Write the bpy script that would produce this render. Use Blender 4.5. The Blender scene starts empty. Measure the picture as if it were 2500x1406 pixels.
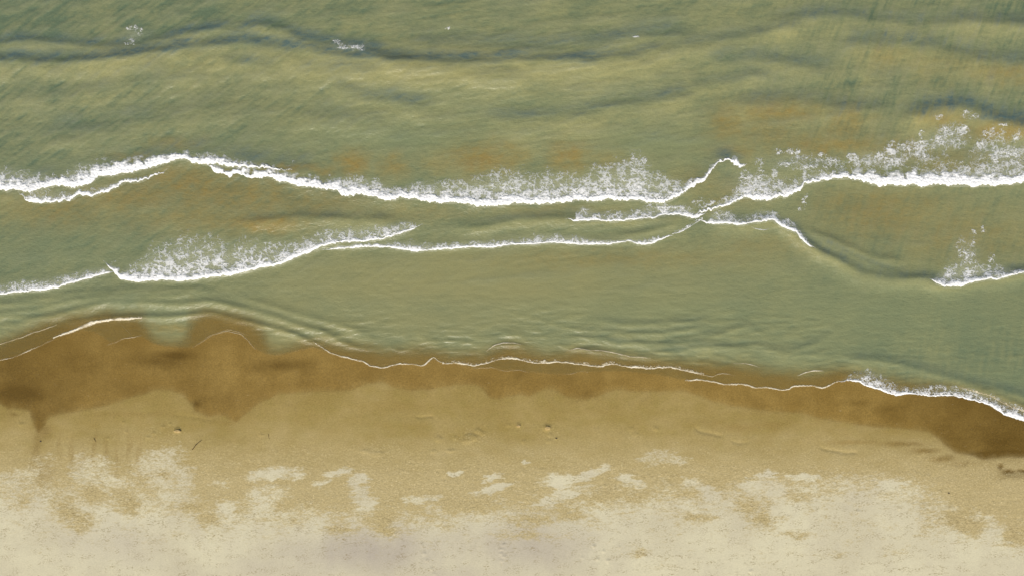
import bpy, bmesh, math, random
import numpy as np

# ----------------------------------------------------------------------------
# camera, world, sun, exposure
# ----------------------------------------------------------------------------
S = bpy.context.scene
C = S.collection
M_PX = 0.024                       # metres on the ground for one photo pixel
CAM_H = 41.0
SUN_EL, SUN_AZ = 47.0, 196.0       # azimuth clockwise from +Y (seaward); the sun stands over the beach
cam = bpy.data.cameras.new('camera')
cam.sensor_width = 36.0
cam.lens = 36.0 * CAM_H / (2500 * M_PX)
cam.clip_start = 0.5
cam.clip_end = 4000
camo = bpy.data.objects.new('camera', cam)
camo.location = (0, 0, CAM_H)
camo.rotation_euler = (0, 0, 0)
C.objects.link(camo)
S.camera = camo

w = bpy.data.worlds.new('World')
S.world = w
w.use_nodes = True
nt = w.node_tree
nt.nodes.clear()
sky = nt.nodes.new('ShaderNodeTexSky')
sky.sky_type = 'NISHITA'
sky.sun_disc = False
sky.sun_elevation = math.radians(SUN_EL)
sky.sun_rotation = math.radians(SUN_AZ)
sky.air_density = 1.0
sky.dust_density = 2.5
sky.ozone_density = 1.0
bg = nt.nodes.new('ShaderNodeBackground')
bg.inputs['Strength'].default_value = 0.108
wo = nt.nodes.new('ShaderNodeOutputWorld')
nt.links.new(sky.outputs[0], bg.inputs[0])
nt.links.new(bg.outputs[0], wo.inputs[0])

sl = bpy.data.lights.new('sun', 'SUN')
sl.energy = 3.3
sl.angle = math.radians(1.2)
sl.color = (1.0, 0.94, 0.84)
so = bpy.data.objects.new('sun', sl)
so.rotation_euler = (math.radians(90 - SUN_EL), 0, math.radians(180 - SUN_AZ))
so.location = (0, -30, 40)
C.objects.link(so)

S.view_settings.view_transform = 'Standard'
S.view_settings.look = 'None'
S.view_settings.gamma = 1.0
S.view_settings.exposure = 0.09
S.view_settings.use_curve_mapping = False
S.render.engine = 'CYCLES'

# ----------------------------------------------------------------------------
# helpers
# ----------------------------------------------------------------------------
def lin(r, g, b, k=0.915):
    def f(c):
        c /= 255.0
        return (c / 12.92 if c <= 0.04045 else ((c + 0.055) / 1.055) ** 2.4) * k
    return (f(r), f(g), f(b), 1.0)

def wx(px): return (np.asarray(px, float) - 1250.0) * M_PX
def wy(py): return (703.0 - np.asarray(py, float)) * M_PX
def tox(x): return np.asarray(x, float) / M_PX + 1250.0
def toy(y): return 703.0 - np.asarray(y, float) / M_PX

def hash2(ix, iy, seed):
    h = (ix.astype(np.int64) * 374761393 + iy.astype(np.int64) * 668265263 + seed * 1274126177) & 0xFFFFFFFF
    h = ((h ^ (h >> 13)) * 1274126177) & 0xFFFFFFFF
    h = ((h ^ (h >> 16)) * 2246822519) & 0xFFFFFFFF
    return ((h ^ (h >> 15)) & 0xFFFFFF) / float(0x1000000)

def noise(x, y, seed=0):
    """gradient noise, about -1..1"""
    ix, iy = np.floor(x), np.floor(y)
    fx, fy = x - ix, y - iy
    u = fx * fx * fx * (fx * (fx * 6 - 15) + 10)
    v = fy * fy * fy * (fy * (fy * 6 - 15) + 10)
    def g(ox, oy):
        a = hash2(ix + ox, iy + oy, seed) * 6.28318530718
        return np.cos(a) * (fx - ox) + np.sin(a) * (fy - oy)
    n = (g(0, 0) * (1 - u) + g(1, 0) * u) * (1 - v) + (g(0, 1) * (1 - u) + g(1, 1) * u) * v
    return n * 1.5

def fbm(x, y, seed=0, octv=4, gain=0.5, lac=2.03):
    a, t, s = 1.0, 0.0, 0.0
    for i in range(octv):
        t = t + a * noise(x, y, seed + i * 17)
        s += a
        a *= gain
        x, y = x * lac + 13.7, y * lac - 7.1
    return t / s

def worley(x, y, seed=0):
    ix, iy = np.floor(x), np.floor(y)
    f1 = np.full(x.shape, 9.0)
    f2 = np.full(x.shape, 9.0)
    for ox in (-1, 0, 1):
        for oy in (-1, 0, 1):
            cx, cy = ix + ox, iy + oy
            dx = cx + hash2(cx, cy, seed) - x
            dy = cy + hash2(cx, cy, seed + 91) - y
            d = dx * dx + dy * dy
            f2 = np.minimum(f2, np.maximum(f1, d))
            f1 = np.minimum(f1, d)
    return np.sqrt(f1), np.sqrt(f2)

def sstep(a, b, x):
    t = np.clip((x - a) / (b - a), 0, 1)
    return t * t * (3 - 2 * t)

class Line:
    """a traced line y(x), smoothed, with its slope"""
    def __init__(self, pts, sigma=10.0):
        p = np.array(sorted(pts), float)
        self.x0, self.x1 = p[0, 0], p[-1, 0]
        self.xs = np.arange(self.x0, self.x1 + 2, 2.0)
        y = np.interp(self.xs, p[:, 0], p[:, 1])
        if sigma > 0 and len(y) > 8:
            r = int(min(sigma * 3 / 2, len(y) // 2 - 1))
            if r > 0:
                k = np.exp(-0.5 * (np.arange(-r, r + 1) * 2.0 / sigma) ** 2)
                k /= k.sum()
                yp = np.concatenate([2 * y[0] - y[r:0:-1], y, 2 * y[-1] - y[-2:-r - 2:-1]])
                y = np.convolve(yp, k, 'valid')
        self.ys = y
        self.sl = np.gradient(y, self.xs)
    def y(self, x): return np.interp(x, self.xs, self.ys)
    def cosl(self, x):
        s = np.interp(x, self.xs, self.sl)
        return 1.0 / np.sqrt(1 + s * s)
    def taper(self, x, n=50.0):
        a = sstep(self.x0, self.x0 + n, x) if self.x0 > -20 else 1.0
        b = 1 - sstep(self.x1 - n, self.x1, x) if self.x1 < 2520 else 1.0
        return a * b

def mesh_arrays(name, verts, quads, mat, attrs=None, parent=None):
    me = bpy.data.meshes.new(name)
    nv, nf = len(verts), len(quads)
    me.vertices.add(nv)
    me.vertices.foreach_set('co', np.ascontiguousarray(verts, np.float32).ravel())
    k = quads.shape[1]
    me.loops.add(nf * k)
    me.loops.foreach_set('vertex_index', np.ascontiguousarray(quads, np.int32).ravel())
    me.polygons.add(nf)
    me.polygons.foreach_set('loop_start', np.arange(0, nf * k, k, dtype=np.int32))
    me.polygons.foreach_set('use_smooth', np.ones(nf, bool))
    for an, av in (attrs or {}).items():
        at = me.attributes.new(an, 'FLOAT', 'POINT')
        at.data.foreach_set('value', np.ascontiguousarray(av, np.float32).ravel())
    me.update(calc_edges=True)
    me.validate()
    me.materials.append(mat)
    o = bpy.data.objects.new(name, me)
    C.objects.link(o)
    if parent is not None:
        o.parent = parent
    return o

def grid_mesh(name, X, Y, Z, keep, mat, attrs, parent=None):
    """X,Y,Z are (rows, cols); keep is a (rows-1, cols-1) mask of the cells to build"""
    r, c = X.shape
    idx = np.arange(r * c).reshape(r, c)
    q = np.stack([idx[:-1, :-1], idx[:-1, 1:], idx[1:, 1:], idx[1:, :-1]], -1)[keep]
    used = np.zeros(r * c, bool)
    used[q.ravel()] = True
    remap = np.cumsum(used) - 1
    V = np.stack([X.ravel(), Y.ravel(), Z.ravel()], -1)[used]
    A = {k: np.broadcast_to(v, X.shape).ravel()[used] for k, v in attrs.items()}
    return mesh_arrays(name, V, remap[q], mat, A, parent)

def axis(lo, hi, step, far_lo, far_hi, grow=1.25):
    core = np.arange(lo, hi + step * 0.5, step)
    up, d, v = [], step, core[-1]
    while v < far_hi:
        d *= grow
        v += d
        up.append(v)
    dn, d, v = [], step, core[0]
    while v > far_lo:
        d *= grow
        v -= d
        dn.append(v)
    return np.array(dn[::-1] + list(core) + up)

def tag(o, label=None, cat=None, group=None, kind=None):
    if label: o['label'] = label
    if cat: o['category'] = cat
    if group: o['group'] = group
    if kind: o['kind'] = kind
    return o

# --- material helper
class NT:
    def __init__(self, name):
        self.m = bpy.data.materials.new(name)
        self.m.use_nodes = True
        self.t = self.m.node_tree
        self.t.nodes.clear()
        self.out = self.n('ShaderNodeOutputMaterial')
    def n(self, typ, **kw):
        o = self.t.nodes.new(typ)
        for k, v in kw.items():
            if k.startswith('_'):
                setattr(o, k[1:], v)
            else:
                o.inputs[k.replace('__', ' ')].default_value = v
        return o
    def l(self, a, b): self.t.links.new(a, b)
    def attr(self, name): return self.n('ShaderNodeAttribute', _attribute_name=name).outputs['Fac']
    def val(self, x, sock):
        if isinstance(x, (int, float)): sock.default_value = x
        else: self.l(x, sock)
    def math(self, op, a, b=0.0, clamp=False):
        o = self.n('ShaderNodeMath', _operation=op, _use_clamp=clamp)
        self.val(a, o.inputs[0]); self.val(b, o.inputs[1])
        return o.outputs[0]
    def mix(self, f, a, b, mode='MIX'):
        o = self.n('ShaderNodeMix', _data_type='RGBA', _blend_type=mode)
        self.val(f, o.inputs[0])
        for v, s in ((a, o.inputs[6]), (b, o.inputs[7])):
            if isinstance(v, tuple): s.default_value = v
            else: self.l(v, s)
        return o.outputs[2]
    def mapr(self, v, a, b, c=0.0, d=1.0, smooth=True):
        o = self.n('ShaderNodeMapRange', _interpolation_type='SMOOTHSTEP' if smooth else 'LINEAR')
        self.l(v, o.inputs[0])
        for i, x in enumerate((a, b, c, d)): o.inputs[i + 1].default_value = x
        return o.outputs[0]
    def coords(self, scale=(1, 1, 1), rot=0.0):
        tc = self.n('ShaderNodeTexCoord')
        mp = self.n('ShaderNodeMapping')
        mp.inputs['Scale'].default_value = scale
        mp.inputs['Rotation'].default_value = (0, 0, rot)
        self.l(tc.outputs['Object'], mp.inputs['Vector'])
        return mp.outputs[0]
    def noise(self, vec, scale, detail=3.0, rough=0.55, dist=0.0):
        o = self.n('ShaderNodeTexNoise', Scale=scale, Detail=detail, Roughness=rough, Distortion=dist)
        self.l(vec, o.inputs['Vector'])
        return o.outputs['Fac']

# ----------------------------------------------------------------------------
# traced lines (photo pixels, turned into metres on the ground)
# ----------------------------------------------------------------------------
SHORE = [(-600, 905), (-200, 900), (0, 880), (22, 875), (47, 867), (68, 858), (108, 839), (137, 824), (173, 813), (205, 806), (240, 815),
         (270, 838), (306, 825), (328, 824), (346, 822), (372, 838), (400, 846), (440, 849), (472, 848), (500, 830), (522, 816), (554, 809),
         (590, 816), (601, 828), (623, 851), (645, 864), (670, 868), (700, 864), (730, 855), (765, 848), (803, 861), (828, 869), (857, 876),
         (883, 882), (904, 893), (933, 899), (973, 889), (1002, 889), (1034, 893), (1050, 882), (1059, 874), (1068, 881), (1084, 888),
         (1113, 888), (1150, 898), (1207, 898), (1232, 905), (1268, 903), (1290, 908), (1362, 914), (1398, 912), (1419, 906), (1440, 908),
         (1480, 906), (1540, 908), (1600, 914), (1660, 926), (1712, 928), (1744, 934), (1773, 939), (1812, 938), (1845, 947), (1874, 947),
         (1910, 952), (1926, 950), (1935, 943), (1960, 942), (1989, 942), (2007, 949), (2025, 941), (2046, 930), (2072, 930), (2097, 933),
         (2111, 942), (2140, 949), (2165, 960), (2190, 967), (2212, 961), (2241, 964), (2266, 968), (2302, 967), (2327, 967), (2356, 973),
         (2392, 982), (2414, 989), (2435, 1003), (2464, 1018), (2500, 1029), (2600, 1050), (2800, 1070), (3100, 1080)]
shore = Line(SHORE, 5)
shore_s = Line([(-600, 890), (0, 862), (200, 835), (400, 838), (700, 850), (1000, 882), (1300, 900), (1700, 925), (2100, 945), (2300, 970), (2500, 1020), (2800, 1060), (3100, 1080)], 90)
# edge of the cloudy green water; below it the film is shallow and clear
MURK = [(-600, 850), (0, 838), (54, 815), (140, 783), (250, 768), (340, 776), (356, 800), (375, 832), (400, 838), (440, 838), (458, 825), (470, 785),
        (500, 764), (560, 772), (610, 785), (636, 810), (655, 850), (680, 858), (715, 848), (760, 838), (800, 838), (830, 848), (880, 852), (950, 855),
        (980, 853), (1034, 846), (1060, 852), (1100, 860), (1180, 858), (1207, 845), (1240, 838), (1275, 843), (1310, 856), (1350, 860), (1412, 851),
        (1477, 858), (1531, 870), (1600, 873), (1660, 880), (1750, 884), (1830, 890), (1880, 902), (1950, 908), (2010, 903), (2060, 897), (2100, 908),
        (2200, 928), (2300, 938), (2400, 958), (2500, 992), (2800, 1040), (3100, 1050)]
murk_l = Line(MURK, 7)
# lower edge of the sand that the last swash soaked
WET = [(-600, 1000), (0, 982), (25, 998), (40, 994), (62, 1000), (76, 1002), (84, 1030), (98, 1062), (108, 1042), (122, 1018), (145, 1010), (180, 1005),
       (220, 997), (270, 987), (330, 967), (352, 962), (362, 958), (385, 950), (420, 952), (450, 964), (470, 984), (478, 1002), (510, 1016), (540, 1012),
       (560, 1018), (576, 1029), (600, 1010), (630, 986), (660, 972), (680, 961), (720, 958), (760, 956), (800, 954), (855, 952), (872, 944), (900, 935),
       (935, 932), (960, 944), (1000, 952), (1050, 950), (1090, 942), (1130, 938), (1165, 940), (1184, 955), (1196, 969), (1215, 974), (1240, 968),
       (1270, 961), (1290, 967), (1310, 960), (1328, 948), (1355, 951), (1380, 965), (1410, 975), (1435, 975), (1470, 962), (1505, 950), (1540, 955),
       (1590, 955), (1660, 953), (1700, 962), (1740, 980), (1800, 992), (1870, 1002), (1960, 1008), (2000, 1020), (2060, 1030), (2130, 1041), (2220, 1046),
       (2270, 1055), (2296, 1075), (2328, 1104), (2370, 1110), (2400, 1121), (2440, 1116), (2500, 1115), (2800, 1130), (3100, 1140)]
wet_l = Line(WET, 3)

# crests: points, height (m), front width, back width (px), strength of the sky sheen painted behind
CREST = [
    # outer swell
    ([(-300, 150), (0, 152), (120, 160), (230, 155), (330, 141), (420, 131), (520, 120), (600, 112), (680, 124), (760, 136), (830, 145), (950, 150), (1060, 156), (1110, 160), (1300, 155), (1450, 156), (1560, 140), (1650, 120)], .26, 62, 17, 1.1),
    ([(-300, 120), (0, 112), (60, 104), (140, 108), (250, 122), (330, 112), (420, 98), (520, 78), (600, 66)], .14, 30, 14, .9),
    ([(560, 88), (640, 64), (690, 78), (730, 100), (800, 116), (880, 126), (980, 142)], .15, 26, 17, 1.1),
    ([(980, 120), (1100, 118), (1220, 128), (1330, 130), (1460, 118), (1560, 95), (1720, 96)], .12, 40, 22, .6),
    ([(780, 216), (840, 228), (900, 250), (980, 258), (1080, 272)], .13, 50, 20, .6),
    ([(1160, 300), (1260, 300), (1340, 296), (1420, 290), (1480, 270), (1560, 262), (1640, 246), (1720, 236)], .13, 52, 20, .55),
    ([(700, 190), (860, 186), (1000, 178), (1180, 196), (1320, 206)], .06, 40, 26, .2),
    ([(1560, 150), (1680, 120), (1800, 100), (1910, 76), (1990, 70)], .12, 34, 16, .45),
    ([(1700, 160), (1820, 150), (1900, 156), (1960, 172), (2060, 176)], .10, 36, 20, .6),
    ([(1660, 225), (1780, 205), (1850, 188), (1900, 200)], .11, 30, 16, .45),
    ([(1850, 62), (1980, 46), (2100, 52), (2230, 66), (2360, 60), (2480, 76), (2800, 90)], .12, 46, 18, .45),
    ([(2020, 120), (2140, 112), (2260, 122), (2360, 146), (2430, 158), (2520, 166), (2800, 190)], .15, 52, 22, .65),
    ([(2280, 60), (2380, 54), (2460, 60), (2600, 66)], .07, 24, 18, .6),
    ([(1760, 262), (1860, 256), (1960, 250), (2030, 268), (2110, 274), (2200, 272)], .12, 44, 20, .5),
    ([(2180, 300), (2260, 280), (2330, 268), (2380, 282), (2440, 302), (2520, 322), (2800, 370)], .24, 38, 24, 1.1),
    ([(500, 150), (580, 158), (640, 172), (700, 176)], .08, 26, 18, .5),
    ([(0, 255), (180, 240), (340, 215), (520, 190)], .06, 40, 30, .2),
    ([(60, 350), (240, 330), (420, 290), (600, 262)], .06, 40, 30, .25),
    ([(700, 300), (820, 296), (980, 316)], .05, 36, 26, .2),
    # behind and under the first break
    ([(-300, 470), (0, 462), (72, 466), (151, 447), (223, 440), (302, 418), (378, 402), (450, 386), (533, 394), (619, 408), (720, 416), (800, 424)], .20, 16, 26, .5),
    ([(-200, 480), (54, 482), (119, 492), (194, 476), (274, 462), (346, 440), (420, 410)], .08, 12, 18, .2),
    ([(505, 408), (562, 426), (662, 432), (749, 455), (853, 476), (966, 487), (1081, 493), (1189, 501), (1333, 495), (1484, 486), (1614, 492), (1664, 474), (1719, 442), (1751, 402), (1780, 392), (1830, 400)], .18, 16, 22, .15),
    ([(1715, 515), (1794, 492), (1830, 480), (1877, 486), (1931, 472), (1964, 448), (2032, 432), (2126, 446), (2248, 450), (2378, 452), (2500, 440), (2800, 436)], .17, 16, 20, .08),
    ([(1880, 412), (1960, 404), (2030, 420), (2090, 428)], .12, 16, 14, .2),
    ([(1720, 400), (1760, 392), (1800, 405), (1830, 414)], .14, 14, 18, .9),
    # mid water
    ([(560, 548), (684, 536), (738, 532), (828, 537), (926, 538), (990, 540)], .13, 26, 12, .35),
    ([(1000, 566), (1030, 549), (1059, 530), (1082, 508)], .10, 12, 10, .2),
    ([(1090, 556), (1160, 557), (1196, 554), (1250, 542), (1304, 538), (1376, 536), (1448, 538), (1560, 536), (1700, 530)], .12, 18, 13, .3),
    ([(1480, 578), (1560, 572), (1620, 556), (1690, 540)], .06, 12, 9, .2),
    ([(1719, 545), (1809, 549), (1884, 536), (1938, 566), (1967, 600), (2032, 631), (2068, 652), (2104, 670), (2158, 680), (2212, 684), (2266, 682), (2302, 696), (2367, 688), (2471, 668), (2560, 660), (2800, 650)], .21, 22, 13, .55),
    ([(1960, 560), (1990, 586), (2030, 602), (2068, 622), (2122, 647), (2158, 660), (2183, 664), (2240, 660)], .10, 12, 8, .5),
    ([(1930, 556), (1985, 568), (2060, 600), (2130, 630), (2220, 640)], .05, 12, 10, .1),
    ([(-300, 730), (0, 718), (72, 709), (144, 700), (216, 680), (277, 664)], .12, 9, 16, .2),
    ([(257, 645), (288, 674), (342, 684), (443, 683), (540, 668), (612, 658), (720, 628), (792, 597), (872, 590), (958, 577), (1030, 550)], .16, 9, 18, .2),
    ([(790, 606), (890, 602), (987, 608), (1070, 607), (1196, 602), (1304, 595), (1412, 595), (1506, 592), (1585, 594), (1642, 573), (1700, 545)], .10, 8, 14, .15),
    # ripples close in, left
    ([(-300, 745), (0, 742), (90, 734), (200, 716), (330, 706), (460, 706), (560, 720)], .045, 14, 10, .1),
    ([(-300, 770), (0, 768), (100, 752), (190, 732), (300, 722), (420, 722), (500, 716)], .05, 12, 9, .1),
    ([(0, 795), (100, 776), (190, 756), (252, 741), (342, 737), (432, 741), (504, 734), (522, 734), (576, 747), (648, 765), (720, 790), (792, 813), (864, 838)], .07, 12, 9, .1),
    ([(137, 792), (200, 780), (274, 772), (353, 772), (432, 773), (479, 766), (504, 759), (540, 768), (576, 777), (648, 795), (720, 815), (767, 835), (800, 852)], .06, 9, 7, .2),
    ([(560, 722), (660, 748), (760, 776), (860, 800), (930, 830)], .035, 12, 10, .0),
    # ripples close in, middle and right
    ([(1000, 790), (1027, 804), (1040, 820), (1052, 846)], .05, 10, 8, .1),
    ([(930, 838), (973, 856), (1000, 851), (1034, 845)], .04, 7, 6, .0),
    ([(800, 824), (840, 840), (872, 849), (940, 852)], .03, 8, 7, .0),
    ([(1180, 830), (1230, 812), (1280, 822), (1310, 834)], .04, 9, 8, .1),
    ([(1185, 858), (1207, 843), (1228, 838), (1254, 838), (1275, 842), (1300, 852)], .06, 6, 6, .0),
    ([(1370, 858), (1412, 850), (1441, 856), (1477, 858), (1502, 863), (1531, 870), (1590, 874), (1640, 872)], .05, 6, 7, .1),
    ([(1370, 832), (1410, 826), (1466, 827), (1502, 836), (1592, 841), (1700, 834), (1780, 838)], .045, 9, 8, .2),
    ([(1380, 812), (1440, 804), (1520, 815), (1628, 812), (1700, 801), (1760, 794)], .04, 9, 8, .2),
    ([(1420, 792), (1459, 780), (1520, 792), (1628, 791), (1700, 785), (1760, 776)], .035, 9, 8, .2),
    ([(1560, 858), (1650, 856), (1720, 846), (1800, 850), (1840, 862)], .04, 8, 8, .2),
    ([(1660, 824), (1760, 818), (1810, 796), (1850, 806), (1880, 836)], .035, 9, 9, .2),
    ([(1780, 850), (1850, 846), (1910, 862), (1960, 850), (2010, 830), (2060, 796)], .04, 10, 10, .2),
    ([(1770, 882), (1830, 889), (1860, 898)], .04, 5, 6, .0),
    ([(1860, 876), (1930, 870), (1980, 862), (2050, 868)], .04, 8, 8, .1),
    ([(1935, 925), (1946, 916), (1967, 909), (1989, 905), (2015, 905)], .05, 5, 6, .0),
    ([(2040, 880), (2140, 876), (2240, 900), (2340, 930), (2430, 948), (2560, 985)], .05, 12, 12, .3),
    ([(2340, 938), (2400, 955), (2450, 970), (2520, 1000)], .06, 8, 10, .1),
]
crests = [(Line(p, 14), a, f, b, c) for p, a, f, b, c in CREST]

def beach_z(PX, PY):
    d = (PY - shore_s.y(PX)) * M_PX
    z = np.where(d > 0, 0.030 * d, 0.035 * d)
    z = np.where(d > 26, 0.78 + 0.05 * (d - 26) * 0.2, z)
    return np.maximum(z, -5.0)

def water_field(PX, PY):
    """surface height and the sky-sheen tint painted on wave backs"""
    z = np.zeros(PX.shape)
    clear = np.zeros(PX.shape)  # bluish sky reflection on the wave backs, painted as a tint
    pale = np.zeros(PX.shape)                      # sunlit glow of the crest fronts, painted into the water colour
    cx, cy = PX[0, :], PY[:, 0]
    for i, (ln, amp, fr, bk, cl) in enumerate(crests):
        c0, c1 = np.searchsorted(cx, (ln.x0, ln.x1))
        ylo, yhi = ln.ys.min() - 3.5 * bk - 10, ln.ys.max() + 3.5 * fr + 10
        rows = np.where((cy > ylo) & (cy < yhi))[0]
        if len(rows) == 0 or c1 - c0 < 2: continue
        sl_ = np.s_[rows[0]:rows[-1] + 1, c0:c1]
        x, y = PX[sl_], PY[sl_]
        wob = 5.0 * fbm(x / 60.0, y / 60.0, 300 + i, 3) * min(1.0, fr / 20.0)
        d = (ln.y(x) - y) * ln.cosl(x) + wob
        mod = ln.taper(x, 70) * np.clip(0.85 + 0.5 * fbm(x / 130.0, y / 90.0, 40 + i, 2), .3, 1.4)
        foamy = fr <= 16 and amp >= .075
        z[sl_] += amp * (1.7 if amp < .075 else .45 if foamy else 1.0) * mod * np.where(d > 0, np.exp(-(d / bk) ** 2), np.exp(-(d / fr) ** 2))
        pale[sl_] += (0.0 if foamy else min(.8, amp * 3.4) if amp >= .075 else amp * 5.0) * mod * np.exp(-((d + .30 * fr) / (.55 * fr)) ** 2)
        clear[sl_] = np.maximum(clear[sl_], cl * mod * np.exp(-((d - 1.0 * bk) / (1.0 * bk)) ** 2))  # painted sky sheen behind each crest
    # wind ripples and swell texture, stretched along the run of the water
    off = sstep(840, 620, PY) * 0.55 + sstep(430, 300, PY) * 0.45
    xr = sstep(1500, 2100, PX)
    def streak(ang, sx, sy, seed):
        ca, sa = math.cos(ang), math.sin(ang)
        u, v = PX * ca - PY * sa, PX * sa + PY * ca
        return fbm(u / sx, v / sy, seed, 3, .55)
    def blend(sx, sy, seed):
        l = streak(math.radians(34), sx, sy, seed)
        m = streak(math.radians(8), sx * 1.2, sy, seed + 7)
        r = streak(math.radians(70), sx, sy, seed + 13)
        xm = np.exp(-((PX - 1250 - 0.3 * PY) / 520.0) ** 2) * .8
        return (l * (1 - xr) + r * xr) * (1 - xm) + m * xm
    st = blend(120, 22, 500)
    st2 = blend(62, 9, 600)
    st3 = fbm(PX / 70. + PY / 160., PY / 40., 620, 4, .6)
    st_h = streak(math.radians(4), 150, 34, 540)
    z += off * (0.030 * st + 0.024 * st2 + 0.040 * st_h) + 0.010 * fbm(PX / 22.0, PY / 14.0, 560, 3) * (0.30 + 0.70 * off)
    shal = sstep(640, 720, PY) * (1 - sstep(0, 30, PY - murk_l.y(PX)))
    rip = .6 * fbm(PX / 62. - PY / 200., PY / 12., 660, 2) + .5 * fbm(PX / 46. + PY / 60., PY / 10., 664, 2)
    ripv = fbm(PX / 11. + PY / 60., PY / 70., 668, 2)
    xv = .55 * sstep(2050, 2300, PX)
    amt = shal * (.35 + .65 * sstep(740, 820, PY)) * np.clip(.7 + .9 * fbm(PX / 220., PY / 90., 670, 2), .1, 1.4)
    z += amt * (.070 * rip * (1 - xv) + .034 * ripv * xv)
    tone = amt * (.85 * rip * (1 - xv) + .75 * ripv * xv) + off * (.62 * st + .72 * st2 + .50 * st_h + .40 * st3) + .22 * fbm(PX / 11., PY / 9., 640, 2) * (.35 + .65 * off) + pale
    clear = clear * np.clip(.75 + .75 * st2 + .8 * st, .15, 1.3) + off * np.clip(.38 * st + .34 * st_h + .34 * st2 + .06, -.3, .6)
    return z, clear, st, st_h, tone

# core sampling grid of the surface, used by the sea and by all foam
G_STEP = 2.9
gx = np.arange(-260, 2761, G_STEP)
gy = np.arange(-160, 1121, G_STEP)
GPX, GPY = np.meshgrid(gx, gy)
GZ, _, _, _, _ = water_field(GPX, GPY)
GS = beach_z(GPX, GPY)
def smax(a, b, k):
    h = np.clip(0.5 + 0.5 * (a - b) / k, 0, 1)
    return b * (1 - h) + a * h + k * h * (1 - h)
GZ = smax(GZ, GS + 0.014, 0.012)

def surf_z(px, py):
    fx = np.clip((px - gx[0]) / G_STEP, 0, len(gx) - 1.001)
    fy = np.clip((py - gy[0]) / G_STEP, 0, len(gy) - 1.001)
    ix, iy = fx.astype(int), fy.astype(int)
    u, v = fx - ix, fy - iy
    return ((GZ[iy, ix] * (1 - u) + GZ[iy, ix + 1] * u) * (1 - v) + (GZ[iy + 1, ix] * (1 - u) + GZ[iy + 1, ix + 1] * u) * v)

# ----------------------------------------------------------------------------
# breaking waves: leading edge, depth of the solid roll, upper limit of the lace
# ----------------------------------------------------------------------------
BREAKERS = []
def spec(*a, **k): BREAKERS.append((a, k))
# first line of breakers, from the left
spec('long white breaker on the left peaking below the green swell, upper of two foam rolls',
        [(-240, 468), (0, 462), (22, 469), (36, 462), (54, 467), (72, 471), (101, 463), (122, 458), (151, 452), (180, 461), (202, 454), (223, 447), (245, 432), (274, 431), (302, 424), (324, 422), (346, 415), (378, 409), (407, 399), (432, 391), (454, 390), (472, 397), (504, 402), (533, 401), (562, 409), (583, 408), (619, 411), (648, 411), (684, 417), (722, 415)],
        [(-240, 14), (0, 16), (72, 16), (151, 14), (202, 20), (274, 22), (324, 20), (378, 17), (432, 11), (480, 11), (533, 14), (583, 9), (648, 5), (720, 2)],
        [(-240, 410), (0, 404), (40, 408), (70, 416), (110, 424), (140, 432), (165, 418), (185, 400), (210, 396), (235, 396), (255, 404), (300, 402), (420, 384), (436, 374), (450, 378), (520, 374), (545, 384), (600, 396), (640, 402)], dens=.85)
spec('narrow white foam roll just below the long left breaker, curling up to the right',
        [(50, 470), (61, 487), (83, 496), (97, 494), (119, 496), (151, 492), (180, 487), (194, 476), (212, 478), (230, 480), (252, 471), (274, 465), (293, 454), (306, 446), (324, 446), (346, 444), (364, 436), (389, 426), (412, 414)],
        [(50, 3), (83, 10), (119, 8), (180, 6), (230, 7), (293, 6), (346, 5), (412, 2)],
        [(60, 468), (90, 466), (130, 462), (180, 464), (220, 462), (260, 450), (300, 440), (340, 434), (380, 426)], dens=.62, zh=.05)
spec('widest central breaker with a jagged white edge and deep lacy foam behind it',
        [(505, 403), (515, 412), (520, 420), (540, 426), (562, 429), (587, 426), (608, 435), (630, 438), (662, 433), (680, 444), (706, 447), (720, 453), (749, 458), (760, 455), (785, 462), (824, 466), (836, 476), (854, 480), (874, 474), (908, 481), (933, 485), (944, 490), (966, 490), (976, 482), (994, 487), (1016, 486), (1045, 492), (1081, 496), (1131, 496), (1156, 503), (1189, 505), (1232, 503), (1254, 497), (1286, 498), (1333, 498), (1376, 494), (1419, 489), (1448, 493), (1484, 487), (1520, 490), (1556, 489), (1581, 495), (1614, 498), (1639, 490), (1664, 475), (1690, 458), (1719, 443), (1733, 425), (1746, 406), (1762, 395), (1782, 393), (1796, 402), (1808, 412), (1824, 404)],
        [(505, 4), (518, 9), (600, 12), (700, 14), (800, 16), (850, 18), (940, 14), (1000, 12), (1100, 14), (1200, 16), (1400, 11), (1550, 9), (1620, 9), (1680, 11), (1719, 8), (1740, 5), (1765, 3), (1785, 5), (1806, 9), (1824, 3)],
        [(640, 424), (720, 438), (800, 442), (836, 432), (872, 426), (908, 434), (944, 450), (980, 458), (1016, 443), (1052, 440), (1088, 443), (1124, 440), (1160, 434), (1196, 420), (1232, 413), (1268, 413), (1304, 428), (1340, 418), (1376, 420), (1412, 426), (1448, 408), (1484, 398), (1520, 388), (1540, 382), (1565, 384), (1590, 412), (1628, 430), (1664, 441), (1690, 446)], dens=1.0, fade=(1.05, .42))
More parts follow.
